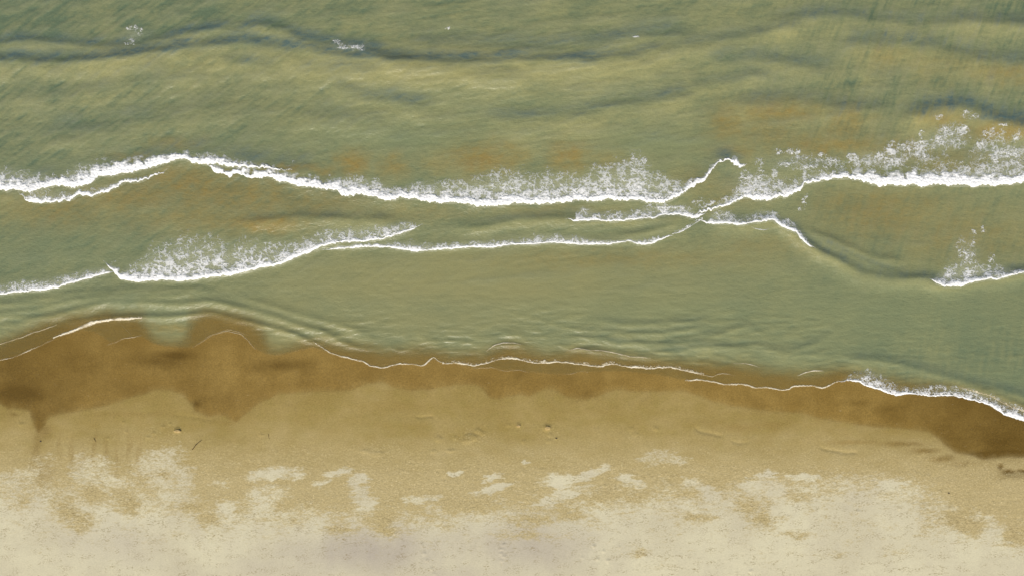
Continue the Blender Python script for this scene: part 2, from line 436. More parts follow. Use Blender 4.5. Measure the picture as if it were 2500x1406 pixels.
spec('straight thick white breaker running to the right edge of the water',
        [(1688, 532), (1702, 525), (1715, 518), (1737, 514), (1762, 505), (1794, 494), (1812, 484), (1830, 482), (1845, 489), (1877, 490), (1888, 486), (1906, 480), (1913, 485), (1931, 476), (1953, 462), (1964, 450), (1996, 444), (2032, 436), (2064, 436), (2100, 442), (2126, 450), (2154, 456), (2165, 451), (2205, 456), (2226, 450), (2248, 457), (2277, 453), (2295, 449), (2313, 454), (2360, 453), (2378, 459), (2399, 453), (2428, 453), (2464, 452), (2500, 445), (2760, 444)],
        [(1688, 3), (1740, 5), (1800, 6), (1850, 11), (1890, 8), (1920, 9), (1960, 6), (2030, 9), (2080, 13), (2140, 22), (2250, 23), (2400, 21), (2470, 16), (2760, 14)],
        [(1740, 500), (1780, 480), (1800, 450), (1830, 425), (1860, 428), (1890, 438), (1930, 440), (1970, 420), (2030, 416), (2070, 424), (2120, 430), (2200, 434), (2280, 420), (2350, 406), (2420, 396), (2500, 400), (2760, 400)], dens=.95, fade=(.95, .42))
# second set
spec('short white foam line under the central breaker, left of the crossing waves',
        [(1383, 535), (1405, 541), (1448, 539), (1502, 541), (1549, 537), (1574, 534), (1596, 533), (1617, 526), (1657, 525), (1678, 530), (1693, 535), (1708, 530), (1722, 520)],
        [(1383, 2), (1410, 5), (1500, 4), (1600, 4), (1650, 6), (1690, 8), (1722, 4)],
        [(1395, 528), (1420, 504), (1440, 508), (1470, 516), (1550, 512), (1570, 500), (1610, 498), (1650, 500), (1690, 506), (1706, 515)], dens=.95, zh=.04, jag=2.5)
spec('scalloped white foam line right of the crossing waves, sloping down to the right',
        [(1698, 536), (1712, 541), (1737, 548), (1773, 547), (1809, 551), (1830, 545), (1859, 543), (1884, 537), (1899, 551), (1924, 563), (1940, 567), (1944, 572), (1955, 588), (1967, 599), (1990, 607)],
        [(1698, 3), (1740, 6), (1810, 6), (1860, 5), (1884, 7), (1925, 8), (1960, 6), (1990, 2)],
        [(1722, 528), (1740, 512), (1770, 512), (1800, 528), (1830, 522), (1860, 508), (1890, 520), (1930, 535), (1945, 552), (1985, 598)], dens=.95, zh=.04, jag=2.5)
spec('long thin foam line across the middle of the calm water',
        [(790, 611), (836, 608), (890, 604), (944, 604), (987, 611), (1016, 615), (1070, 610), (1124, 606), (1160, 604), (1196, 606), (1250, 598), (1304, 598), (1340, 593), (1376, 595), (1412, 598), (1448, 598), (1484, 598), (1506, 594), (1520, 591), (1534, 589), (1556, 597), (1585, 597), (1621, 584), (1644, 573)],
        [(790, 4), (900, 5), (1016, 5), (1200, 5), (1400, 5), (1500, 4), (1525, 2), (1560, 6), (1600, 6), (1644, 2)],
        [(800, 602), (880, 598), (940, 592), (1000, 586), (1060, 594), (1140, 590), (1200, 586), (1260, 582), (1320, 570), (1400, 572), (1450, 582), (1500, 588), (1530, 584), (1570, 584), (1620, 574)], dens=.9, zh=.035, jag=2.0, lace=.7)
spec('curving white breaker on the left middle with a fan of lacy foam above it',
        [(255, 641), (266, 652), (277, 664), (288, 677), (306, 685), (342, 688), (396, 683), (443, 687), (504, 678), (540, 673), (576, 670), (612, 661), (648, 652), (684, 647), (720, 631), (756, 616), (792, 600), (828, 593), (872, 591), (919, 587), (958, 578), (1002, 563), (1032, 549)],
        [(255, 3), (277, 7), (290, 12), (360, 11), (450, 11), (540, 9), (620, 9), (700, 8), (760, 8), (800, 6), (900, 5), (1000, 4), (1032, 2)],
        [(284, 664), (310, 648), (340, 632), (370, 600), (400, 584), (450, 574), (510, 572), (560, 586), (600, 584), (650, 588), (700, 590), (750, 576), (800, 560), (850, 556), (900, 550), (950, 546), (1000, 540), (1026, 546)], dens=.88, zh=.05, jag=3.0, fade=(1.05, .30))
spec('slim white breaker at the left edge meeting the fan of lacy foam',
        [(-240, 740), (0, 720), (36, 715), (72, 710), (108, 710), (144, 701), (180, 690), (216, 681), (252, 670), (279, 664)],
        [(-240, 5), (0, 5), (100, 6), (200, 6), (279, 5)],
        [(-240, 712), (0, 694), (60, 680), (110, 680), (160, 668), (220, 654), (268, 650)], dens=.85, zh=.04, jag=2.5, lace=.7)
spec('small white breaker at the lower right edge with a wedge of lacy foam',
        [(2266, 680), (2280, 692), (2302, 699), (2342, 699), (2367, 690), (2392, 685), (2417, 680), (2428, 684), (2446, 678), (2471, 670), (2493, 666), (2520, 672), (2760, 680)],
        [(2266, 3), (2290, 10), (2340, 9), (2380, 6), (2430, 5), (2500, 4), (2760, 4)],
        [(2276, 680), (2295, 660), (2320, 636), (2350, 624), (2380, 634), (2410, 646), (2440, 644), (2470, 656), (2500, 652), (2760, 660)], dens=.95, zh=.045, jag=2.5)


spec('broad white swash front at the lower right running off the edge',
        [(2044, 930), (2072, 929), (2097, 932), (2111, 941), (2140, 948), (2165, 959), (2190, 966), (2212, 961), (2241, 963), (2266, 967), (2302, 966), (2327, 966), (2356, 972), (2392, 981), (2414, 988), (2435, 1002), (2464, 1017), (2500, 1028), (2600, 1050), (2760, 1066)],
        [(2044, 2), (2100, 5), (2190, 6), (2240, 3), (2300, 4), (2380, 4), (2440, 8), (2500, 10), (2760, 10)],
        [(2056, 924), (2085, 908), (2120, 900), (2150, 912), (2180, 930), (2220, 946), (2250, 936), (2290, 940), (2340, 942), (2400, 956), (2450, 974), (2500, 996), (2760, 1040)], dens=.84, zh=.05, jag=2.0, lace=.75, fade=(1.0, .35))

# ----------------------------------------------------------------------------
# materials
# ----------------------------------------------------------------------------
def water_material():
    t = NT('silty_water')
    v = t.coords()
    vs = t.coords((1.0, 2.2, 1), math.radians(-25))
    n1 = t.noise(v, 0.35, 4, .55)
    n2 = t.noise(vs, 2.6, 4, .6)
    n3 = t.noise(v, 13.0, 3, .7)
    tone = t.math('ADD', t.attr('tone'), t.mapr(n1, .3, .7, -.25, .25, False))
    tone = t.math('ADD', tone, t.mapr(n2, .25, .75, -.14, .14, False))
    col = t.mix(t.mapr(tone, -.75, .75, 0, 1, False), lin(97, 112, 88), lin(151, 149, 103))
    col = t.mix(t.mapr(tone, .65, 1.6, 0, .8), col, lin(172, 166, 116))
    col = t.mix(t.math('MULTIPLY', t.attr('calm'), .85), col, lin(143, 139, 95))
    col = t.mix(t.math('MULTIPLY', t.attr('green'), .68), col, lin(123, 132, 97))
    br = t.math('ADD', t.attr('silt'), t.math('MULTIPLY', t.math('SUBTRACT', n2, .5), t.math('MULTIPLY', t.attr('silt'), 1.3)), True)
    col = t.mix(t.math('MULTIPLY', br, .85), col, lin(146, 123, 62))
    cl = t.math('MULTIPLY', t.attr('clear'), t.mapr(n2, .25, .7, .6, 1.2), True)  # 'clear' holds the painted sky sheen and the blue-green streaks
    col = t.mix(cl, col, lin(80, 104, 106))  # blue-green streaks and the painted sky sheen of the wave backs
    col = t.mix(t.math('MULTIPLY', t.attr('milk'), t.mapr(n3, .3, .7, .5, 1.1)), col, lin(166, 168, 142))
    g = t.mapr(n3, .25, .75, -.11, .11, False)
    k = t.math('ADD', g, 1.0)
    col = t.mix(1.0, col, (.985, .98, .92, 1.0), 'MULTIPLY')
    hs = t.n('ShaderNodeVectorMath', _operation='SCALE')
    t.l(col, hs.inputs[0]); t.l(k, hs.inputs['Scale'])
    p = t.n('ShaderNodeBsdfPrincipled', Roughness=0.30, IOR=1.33)
    t.l(hs.outputs[0], p.inputs['Base Color'])
    t.l(t.math('ADD', t.attr('murk'), t.math('MULTIPLY', t.math('SUBTRACT', n2, .5), .10), True), p.inputs['Alpha'])
    n4 = t.noise(vs, 6.0, 3, .6)
    b = t.n('ShaderNodeBump', Distance=0.04)
    t.l(t.math('SUBTRACT', .75, t.math('MULTIPLY', t.attr('calm'), .5)), b.inputs['Strength'])
    t.l(t.math('ADD', t.math('ADD', n2, t.math('MULTIPLY', n4, .4)), t.math('MULTIPLY', n3, .2)), b.inputs['Height'])
    t.l(b.outputs[0], p.inputs['Normal'])
    t.l(p.outputs[0], t.out.inputs[0])
    return t.m

def sand_material():
    t = NT('beach_sand')
    v = t.coords()
    va = t.coords((1.0, 2.4, 1), math.radians(-14))
    big = t.noise(v, 0.28, 4, .55)
    mid = t.noise(v, 1.6, 4, .6)
    strk = t.noise(va, 3.2, 5, .68)
    grit = t.noise(v, 14.0, 3, .7)
    speck = t.noise(va, 8.0, 3, .65)
    damp = t.mix(t.mapr(big, .35, .65), lin(151, 131, 75), lin(162, 142, 88))
    damp = t.mix(t.mapr(mid, .35, .7, 0, .5), damp, lin(148, 131, 72))
    up = t.attr('upper')
    damp = t.mix(up, damp, lin(181, 164, 117))
    wetc = t.mix(t.mapr(big, .35, .65), lin(133, 107, 50), lin(147, 121, 62))
    wv = t.noise(t.coords((1.0, .7, 1)), 1.1, 5, .6)
    wetc = t.mix(t.mapr(wv, .40, .7, 0, .5), wetc, lin(127, 102, 47))
    wetc = t.mix(t.attr('dark'), wetc, lin(98, 76, 28))
    dryc = t.mix(t.mapr(big, .35, .65), lin(209, 201, 168), lin(199, 190, 159))
    dryc = t.mix(t.attr('ash'), dryc, lin(178, 168, 150))
    wet = t.attr('wet')
    col = t.mix(wet, damp, wetc)
    d = t.math('ADD', t.attr('dry'), t.math('MULTIPLY', t.math('SUBTRACT', strk, .5), 1.25))
    d = t.math('ADD', d, t.math('MULTIPLY', t.math('SUBTRACT', speck, .5), .8))
    dm = t.mapr(d, .18, .86)
    col = t.mix(dm, col, dryc)
    # crumbs of dry sand on the rough damp ground, and damp crumbs in the dry sand
    rg = t.attr('rough')
    fine = t.noise(va, 11.0, 2, .6)
    sp2 = t.math('ADD', t.math('MULTIPLY', speck, .55), t.math('MULTIPLY', fine, .45))
    col = t.mix(t.math('MULTIPLY', t.mapr(sp2, .53, .66), t.math('MULTIPLY', rg, .75)), col, lin(212, 196, 152))
    col = t.mix(t.math('MULTIPLY', t.mapr(sp2, .47, .34), t.math('MULTIPLY', rg, .45)), col, lin(134, 114, 68))
    st = t.math('MULTIPLY', t.mapr(sp2, .50, .40), t.math('MULTIPLY', t.attr('stain'), .75))
    col = t.mix(st, col, lin(146, 130, 92))
    calmer = t.math('SUBTRACT', 1.0, t.math('MULTIPLY', dm, .5))
    k = t.math('ADD', t.math('MULTIPLY', t.math('ADD', t.math('MULTIPLY', t.mapr(grit, .25, .75, -.16, .16, False), t.math('ADD', 1.0, t.math('MULTIPLY', wet, .8))), t.mapr(speck, .25, .75, -.12, .12, False)), calmer), 1.0)
    hs = t.n('ShaderNodeVectorMath', _operation='SCALE')
    t.l(col, hs.inputs[0]); t.l(k, hs.inputs['Scale'])
    p = t.n('ShaderNodeBsdfPrincipled', IOR=1.4)
    t.l(hs.outputs[0], p.inputs['Base Color'])
    t.l(t.math('SUBTRACT', .9, t.math('MULTIPLY', wet, .5)), p.inputs['Roughness'])
    t.l(t.math('ADD', .10, t.math('MULTIPLY', wet, .12)), p.inputs['Specular IOR Level'])
    b = t.n('ShaderNodeBump', Distance=0.03)
    t.l(t.math('MULTIPLY', t.math('ADD', t.math('MULTIPLY', t.attr('rough'), .7), .05), 1.0), b.inputs['Strength'])
    t.l(t.math('ADD', t.math('MULTIPLY', speck, 1.0), t.math('MULTIPLY', grit, .5)), b.inputs['Height'])
    t.l(b.outputs[0], p.inputs['Normal'])
    t.l(p.outputs[0], t.out.inputs[0])
    return t.m

def foam_material(name, c_lo, c_hi, c_thin):
    t = NT(name)
    v = t.coords()
    n = t.noise(v, 9.0, 4, .65)
    f = t.noise(v, 26.0, 3, .6)
    th = t.attr('thick')
    col = t.mix(t.mapr(n, .3, .7), c_lo, c_hi)
    col = t.mix(t.mapr(th, .0, .8, .85, 0), col, c_thin)
    p = t.n('ShaderNodeBsdfPrincipled', Roughness=0.6, IOR=1.3)
    t.l(col, p.inputs['Base Color'])
    t.l(t.math('MULTIPLY', t.mapr(th, 0.0, .8, .0, 1.0, False), t.mapr(f, .2, .6, .75, 1.0), True), p.inputs['Alpha'])
    b = t.n('ShaderNodeBump', Strength=0.35, Distance=0.04)
    t.l(t.math('ADD', n, t.math('MULTIPLY', f, .5)), b.inputs['Height'])
    t.l(b.outputs[0], p.inputs['Normal'])
    t.l(p.outputs[0], t.out.inputs[0])
    return t.m

def simple_material(name, c1, c2, scale, rough=.8):
    t = NT(name)
    n = t.noise(t.coords(), scale, 4, .6)
    p = t.n('ShaderNodeBsdfPrincipled', Roughness=rough)
    t.l(t.mix(t.mapr(n, .35, .65), c1, c2), p.inputs['Base Color'])
    b = t.n('ShaderNodeBump', Strength=.5, Distance=.01)
    t.l(n, b.inputs['Height'])
    t.l(b.outputs[0], p.inputs['Normal'])
    t.l(p.outputs[0], t.out.inputs[0])
    return t.m

M_WATER = water_material()
M_SAND = sand_material()
M_FOAM = foam_material('sea_foam', lin(240, 240, 235, .97), lin(254, 252, 247, .97), lin(208, 213, 210))
M_SWASH = foam_material('swash_foam', lin(226, 212, 176), lin(244, 236, 214), lin(205, 180, 125))
M_WOOD = simple_material('wet_wood', lin(70, 52, 22), lin(98, 76, 34), 30)
M_STONE = simple_material('dark_stone', lin(60, 46, 24), lin(96, 80, 50), 25, .6)
M_RAISED = simple_material('raised_mark_sand', lin(165, 138, 82), lin(190, 165, 110), 18, .9)

# ----------------------------------------------------------------------------
# sea
# ----------------------------------------------------------------------------
def blobs(PX, PY, lst):
    f = np.zeros(PX.shape)
    for cx, cy, rx, ry, a in lst:
        f = np.maximum(f, a * np.exp(-(((PX - cx) / rx) ** 2 + ((PY - cy) / ry) ** 2)))
    return f

SILT = [(862, 402, 40, 30, .95), (960, 405, 34, 28, .75), (1180, 388, 85, 38, .9), (1250, 380, 40, 34, .55), (1390, 382, 50, 34, .8), (1480, 390, 60, 26, .4),
        (1080, 400, 60, 26, .4), (430, 352, 70, 18, .55), (330, 385, 80, 14, .45), (700, 412, 120, 10, .7), (780, 415, 60, 14, .6),
        (450, 440, 150, 40, .72), (300, 480, 190, 44, .62), (140, 510, 170, 50, .5), (560, 480, 230, 62, .65), (640, 545, 120, 28, .8), (760, 500, 170, 40, .5), (500, 530, 200, 40, .5),
        (1780, 300, 50, 50, .6), (1900, 275, 110, 36, .7), (1870, 330, 90, 36, .5), (2060, 300, 60, 50, .6), (2030, 355, 160, 30, .65), (1800, 370, 70, 24, .5),
        (2440, 320, 90, 30, .9), (2300, 290, 70, 30, .6), (2180, 370, 110, 40, .45), (2350, 400, 160, 40, .4), (2460, 180, 110, 26, .5), (2160, 140, 60, 40, .35), (2300, 160, 120, 40, .3),
        (2160, 520, 170, 70, .55), (2060, 500, 90, 50, .4), (2350, 580, 200, 70, .4), (1700, 440, 70, 30, .3), (1780, 470, 120, 40, .35),
        (1000, 520, 220, 24, .3), (1350, 515, 250, 18, .3), (1500, 630, 330, 24, .35), (1860, 600, 120, 30, .3), (300, 130, 160, 30, .15), (1100, 130, 200, 50, .12),
        (450, 800, 260, 14, .5), (2100, 920, 80, 20, .5)]
CALM = [(1150, 690, 560, 75, 1.0), (1500, 720, 300, 70, .6), (850, 660, 180, 40, .8), (700, 735, 160, 40, .6), (1050, 775, 300, 60, .6), (1750, 640, 200, 50, .45),
        (1600, 350, 180, 50, .35), (650, 790, 200, 40, .35), (1300, 590, 400, 20, .4), (400, 815, 60, 30, .5), (690, 830, 60, 30, .7),
        (900, 180, 500, 40, .28), (640, 250, 300, 80, .15)]
GREEN = [(1650, 760, 300, 60, .6), (2200, 760, 400, 120, .75), (2300, 620, 260, 40, .3), (100, 600, 260, 50, .5), (300, 740, 300, 40, .4), (1000, 335, 330, 46, .95),
         (1600, 350, 230, 48, .95), (1200, 270, 400, 40, .5), (2450, 930, 120, 60, .7), (2100, 860, 260, 50, .5), (600, 340, 260, 40, .4)]

def build_sea():
    X1 = axis(-36.0, 36.0, 0.07, -900, 900)
    Y1 = axis(-9.4, 20.6, 0.07, -9.5, 1400)
    X, Y = np.meshgrid(X1, Y1)
    PX, PY = tox(X), toy(Y)
    z, clear, st, st_h, tone = water_field(PX, PY)
    far = sstep(36, 80, np.abs(X)) + sstep(20, 60, Y)
    z = z * np.clip(1 - far, 0, 1)
    bz = beach_z(PX, PY)
    z = smax(z, bz + 0.014, 0.012)
    rag = 2.0 * fbm(PX / 9.0, PY / 9.0, 77, 2)
    edge = shore.y(PX) + rag - PY                       # >0 is wet by the sea
    z = np.where(edge < 0, np.maximum(bz - 0.03, z + np.maximum(edge, -6) * 0.012), z)
    wn = 7 * fbm(PX / 40.0, PY / 25.0, 81, 3) + 9 * sstep(860, 1000, PX)
    depth = (murk_l.y(PX) - PY) * murk_l.cosl(PX) + wn
    murk = 0.34 + 0.66 * sstep(-20, 24, depth)
    murk = murk * sstep(-1, 4, edge)
    silt = blobs(PX + 30 * fbm(PX / 55., PY / 45., 90, 4, .6), PY + 20 * fbm(PX / 36., PY / 40., 95, 4, .6), SILT)
    silt = np.clip(silt * (0.90 + .6 * fbm(PX / 30., PY / 24., 99, 4, .6) + .4 * st) + .08 * st * (PY < 620), 0, 1)
    silt = np.maximum(silt, 0.90 * (1 - sstep(-26, 38, depth)))
    calm = np.clip(blobs(PX, PY, CALM) * (1 + .3 * fbm(PX / 80., PY / 60., 104, 3)) + .10 * st, 0, 1)
    green = np.clip(blobs(PX, PY, GREEN) + .15 * st_h, 0, 1)
    clear = np.clip(clear * .72 + blobs(PX, PY, [(1768, 374, 26, 14, .35), (1800, 384, 20, 8, .25), (2440, 290, 60, 8, .5)]), 0, .75)  # sheen tint, with extra dark spots in the wave hollows
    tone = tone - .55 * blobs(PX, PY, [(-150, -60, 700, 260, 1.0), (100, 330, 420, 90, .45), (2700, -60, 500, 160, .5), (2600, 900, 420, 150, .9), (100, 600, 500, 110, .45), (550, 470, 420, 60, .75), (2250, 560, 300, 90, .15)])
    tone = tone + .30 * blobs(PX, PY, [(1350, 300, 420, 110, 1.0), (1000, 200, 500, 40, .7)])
    # air stirred into the water behind the breaking crests
    milk = np.zeros(PX.shape)
    for a_, k_ in BREAKERS:
        if len(a_) < 4 or not a_[3]: continue
        ln = Line(a_[1], 3)
        rx, ry = np.array(sorted(a_[3]), float).T
        c0, c1 = np.searchsorted(PX[0], (rx[0], rx[-1]))
        x, y = PX[:, c0:c1], PY[:, c0:c1]
        d_ = ln.y(x) - y
        L_ = np.maximum(ln.y(x) - np.interp(x, rx, ry), 2)
        e_ = sstep(rx[0], rx[0] + 30, x) * (1 - sstep(rx[-1] - 30, rx[-1], x)) if rx[-1] < 2520 and rx[0] > -20 else 1.0
        m_ = (d_ > -3) * (1 - sstep(.25, 1.15, d_ / L_)) * e_ * k_.get('dens', .8) * .95
        milk[:, c0:c1] = np.maximum(milk[:, c0:c1], m_)
    milk = np.maximum(milk, blobs(PX + 14 * fbm(PX / 22., PY / 18., 120, 3), PY + 10 * fbm(PX / 22., PY / 18., 124, 3),
                      [(2150, 385, 90, 16, .42), (2290, 345, 60, 24, .36), (2450, 375, 80, 30, .42), (1850, 450, 70, 30, .5), (1640, 510, 60, 12, .45), (1930, 395, 90, 20, .3),
                       (2360, 610, 30, 30, .35), (1555, 405, 26, 22, .5), (855, 114, 40, 7, .4), (328, 88, 20, 20, .3)]))
    keepv = edge > -5
    keep = keepv[:-1, :-1] | keepv[1:, 1:] | keepv[:-1, 1:] | keepv[1:, :-1]
    o = grid_mesh('sea_water', X, Y, z, keep, M_WATER, dict(clear=clear, murk=murk, silt=silt, calm=calm, green=green, tone=tone, milk=milk))  # clear: painted sky sheen and blue-green streaks
    tag(o, kind='structure')
    return o
build_sea()

# ----------------------------------------------------------------------------
# beach
# ----------------------------------------------------------------------------
# pale dry patches (px): cx, cy, rx, ry, angle(deg, counter-clockwise), strength
DRY = [(40, 1165, 60, 20, 10, .8), (80, 1210, 50, 26, 0, .7), (120, 1120, 30, 16, 0, .35), (230, 1135, 50, 22, 5, .8), (205, 1110, 14, 10, 0, .5), (250, 1175, 70, 26, -20, .9), (390, 1125, 60, 28, 20, .8),
       (420, 1160, 50, 36, 0, .9), (430, 1205, 46, 40, 0, .8), (330, 1180, 70, 20, 0, .6), (660, 1155, 46, 14, 8, .9), (690, 1150, 40, 8, 10, .6), (540, 1180, 24, 10, 0, .5),
       (555, 1250, 26, 28, 0, .9), (640, 1240, 40, 60, -30, .9), (690, 1205, 30, 14, 15, .8), (828, 1150, 26, 8, 14, .95), (790, 1175, 20, 8, 20, .8), (875, 1170, 22, 16, 0, .95), (880, 1200, 22, 16, -10, .95),
       (900, 1225, 24, 18, -20, .95), (730, 1160, 20, 9, 5, .7), (1112, 1154, 16, 6, 15, .9), (1200, 1163, 20, 8, 20, .95), (1205, 1190, 42, 9, 14, 1.0), (1175, 1198, 30, 4, 6, .8), (1010, 1216, 24, 9, 0, .9), (1055, 1212, 24, 7, 8, .9),
       (1060, 1240, 26, 14, 0, .7), (1282, 1125, 10, 5, 12, .9), (1365, 1172, 36, 16, 0, 1.0), (1425, 1160, 48, 10, 14, 1.0), (1460, 1145, 30, 8, 20, .8), (1400, 1200, 50, 12, 12, .9), (1335, 1226, 26, 12, 5, .95), (1530, 1168, 28, 10, -8, .9),
       (1545, 1180, 30, 10, -10, .7), (1600, 1115, 40, 16, 10, .6), (1655, 1120, 26, 10, 0, .6), (1690, 1175, 24, 12, 0, .7), (1735, 1205, 36, 16, -30, .9), (1770, 1235, 34, 20, -20, .9), (1870, 1155, 20, 10, 0, .9), (1960, 1162, 40, 9, 0, .9),
       (1840, 1185, 40, 18, 10, .9), (1890, 1200, 30, 26, 0, .9), (1910, 1240, 60, 26, -30, .9), (2050, 1195, 30, 8, 0, .6), (2170, 1185, 36, 14, 10, 1.0), (2130, 1215, 100, 26, 0, .9), (2110, 1240, 120, 36, 0, .9), (2210, 1200, 30, 14, 0, .7), (2230, 1250, 60, 40, -20, .8),
       (2390, 1262, 46, 10, 0, .9), (2420, 1290, 26, 30, 0, .9), (2310, 1240, 12, 5, 0, .6), (1560, 1250, 80, 26, 8, .9), (1460, 1250, 80, 20, 0, .7), (1180, 1255, 60, 14, 0, .8), (760, 1250, 60, 12, 5, .7), (1050, 1285, 50, 24, 0, .8)]
DAMPHOLE = [(230, 1200, 30, 30, 1.0), (170, 1245, 40, 30, .9), (200, 1270, 40, 24, .8), (320, 1225, 24, 26, 1.0), (300, 1200, 30, 18, .7), (480, 1235, 44, 14, .9), (520, 1262, 30, 24, .8), (405, 1155, 20, 8, .8),
            (60, 1225, 24, 18, .7), (830, 1285, 30, 18, .8), (940, 1265, 40, 22, .9), (955, 1290, 22, 16, .8), (720, 1270, 26, 10, .6), (1300, 1265, 50, 16, .8), (1390, 1255, 40, 14, .8), (1480, 1195, 50, 30, .8),
            (1560, 1210, 50, 14, .6), (1700, 1260, 50, 14, .8), (1860, 1265, 40, 20, 1.0), (1830, 1230, 36, 20, .8), (1560, 1345, 24, 16, .8), (1620, 1375, 60, 14, .6), (1940, 1300, 40, 10, .6), (2020, 1350, 60, 12, .7), (2180, 1345, 60, 14, .5),
            (1860, 1370, 40, 18, .4), (2340, 1270, 70, 34, .9), (2470, 1300, 40, 60, .7), (2250, 1385, 50, 16, .4), (1130, 1225, 100, 24, .7), (760, 1215, 80, 30, .7), (1960, 1210, 36, 14, .6), (1680, 1205, 26, 12, .4), (1280, 1300, 60, 10, .5)]
DRYLINE = Line([(-600, 1210), (0, 1215), (150, 1215), (300, 1235), (450, 1240), (600, 1275), (800, 1262), (950, 1292), (1050, 1275), (1200, 1268), (1350, 1262), (1500, 1240), (1650, 1225), (1800, 1225), (1900, 1215), (2050, 1195), (2180, 1205), (2260, 1230), (2350, 1290), (2430, 1330), (2600, 1340), (3100, 1330)], 40)
# low relief: x, y, rx, ry (px), height m  (upturned sand, prints, runnels)
def sand_relief(PX, PY):
    z = np.zeros(PX.shape)
    return z

# sinuous scarps left by the swash: light seaward side, dark landward side
SCARP = [([(1690, 1040), (1705, 1050), (1720, 1055), (1735, 1056), (1750, 1061), (1768, 1063)], .035, 4),
         ([(1780, 1073), (1795, 1079), (1815, 1080), (1830, 1075)], .025, 4),
         ([(1995, 1088), (2010, 1095), (2035, 1098), (2060, 1104), (2095, 1102)], .035, 4),
         ([(1960, 1090), (1970, 1078), (1978, 1066), (1984, 1050)], .015, 3),
         ([(1010, 1014), (1030, 1018), (1050, 1014), (1065, 1016)], .03, 3),
         ([(970, 1010), (980, 1002)], .02, 3),
         ([(420, 1010), (490, 1018), (520, 1024), (545, 1012)], .012, 4)]
scarps = [(Line(p, 5), a, w_) for p, a, w_ in SCARP]
random.seed(5)
# print hollows and kicked-up sand, all built raised so they shade dark seaward
PRINTS = [(437, 1048, 9, 6, .05), (418, 1032, 3, 4, .03), (56, 1034, 7, 4, .03), (1072, 1070, 9, 7, .03), (1112, 1067, 5, 5, .02), (1150, 1066, 18, 9, .045), (1166, 1050, 9, 6, .03), (1139, 1075, 10, 7, .035),
          (1178, 1056, 7, 5, .025), (1265, 1036, 7, 6, .035), (1242, 1036, 5, 5, .02), (1336, 1042, 11, 8, .05), (1342, 1060, 7, 6, .02), (1340, 1075, 7, 5, .02), (1279, 1076, 5, 4, .03), (1357, 1068, 4, 3, .02),
          (1541, 1046, 6, 5, .02), (1600, 1045, 5, 6, .03), (1552, 1058, 8, 5, .012), (305, 1030, 4, 3, .02), (312, 1052, 6, 3, .02), (268, 1068, 6, 3, .02), (367, 1065, 8, 3, .02), (380, 1055, 5, 4, .02), (400, 1040, 7, 4, .025),
          (640, 1060, 5, 3, .02), (1100, 1098, 12, 4, .025), (1060, 1100, 8, 4, .02), (920, 1105, 20, 6, .02), (895, 1100, 14, 5, .02), (2260, 1162, 8, 5, .015), (2090, 1245, 6, 4, .025), (2190, 1238, 4, 4, .02), (2310, 1238, 8, 4, .02),
          (1230, 1325, 6, 4, .03), (1226, 1335, 7, 4, .03), (1224, 1345, 6, 4, .03), (1230, 1352, 7, 4, .025), (1226, 1362, 6, 4, .02),
          (1032, 1325, 4, 5, .02), (1036, 1345, 4, 5, .02), (1044, 1362, 4, 4, .02), (1054, 1382, 4, 4, .02), (1062, 1394, 4, 4, .02),
          (1448, 1327, 4, 3, .03), (1471, 1340, 4, 3, .03), (1457, 1358, 4, 4, .03), (1482, 1362, 4, 3, .03), (1484, 1369, 4, 3, .02), (1828, 1388, 6, 4, .03), (1420, 1355, 4, 3, .02), (1510, 1330, 3, 3, .02)]

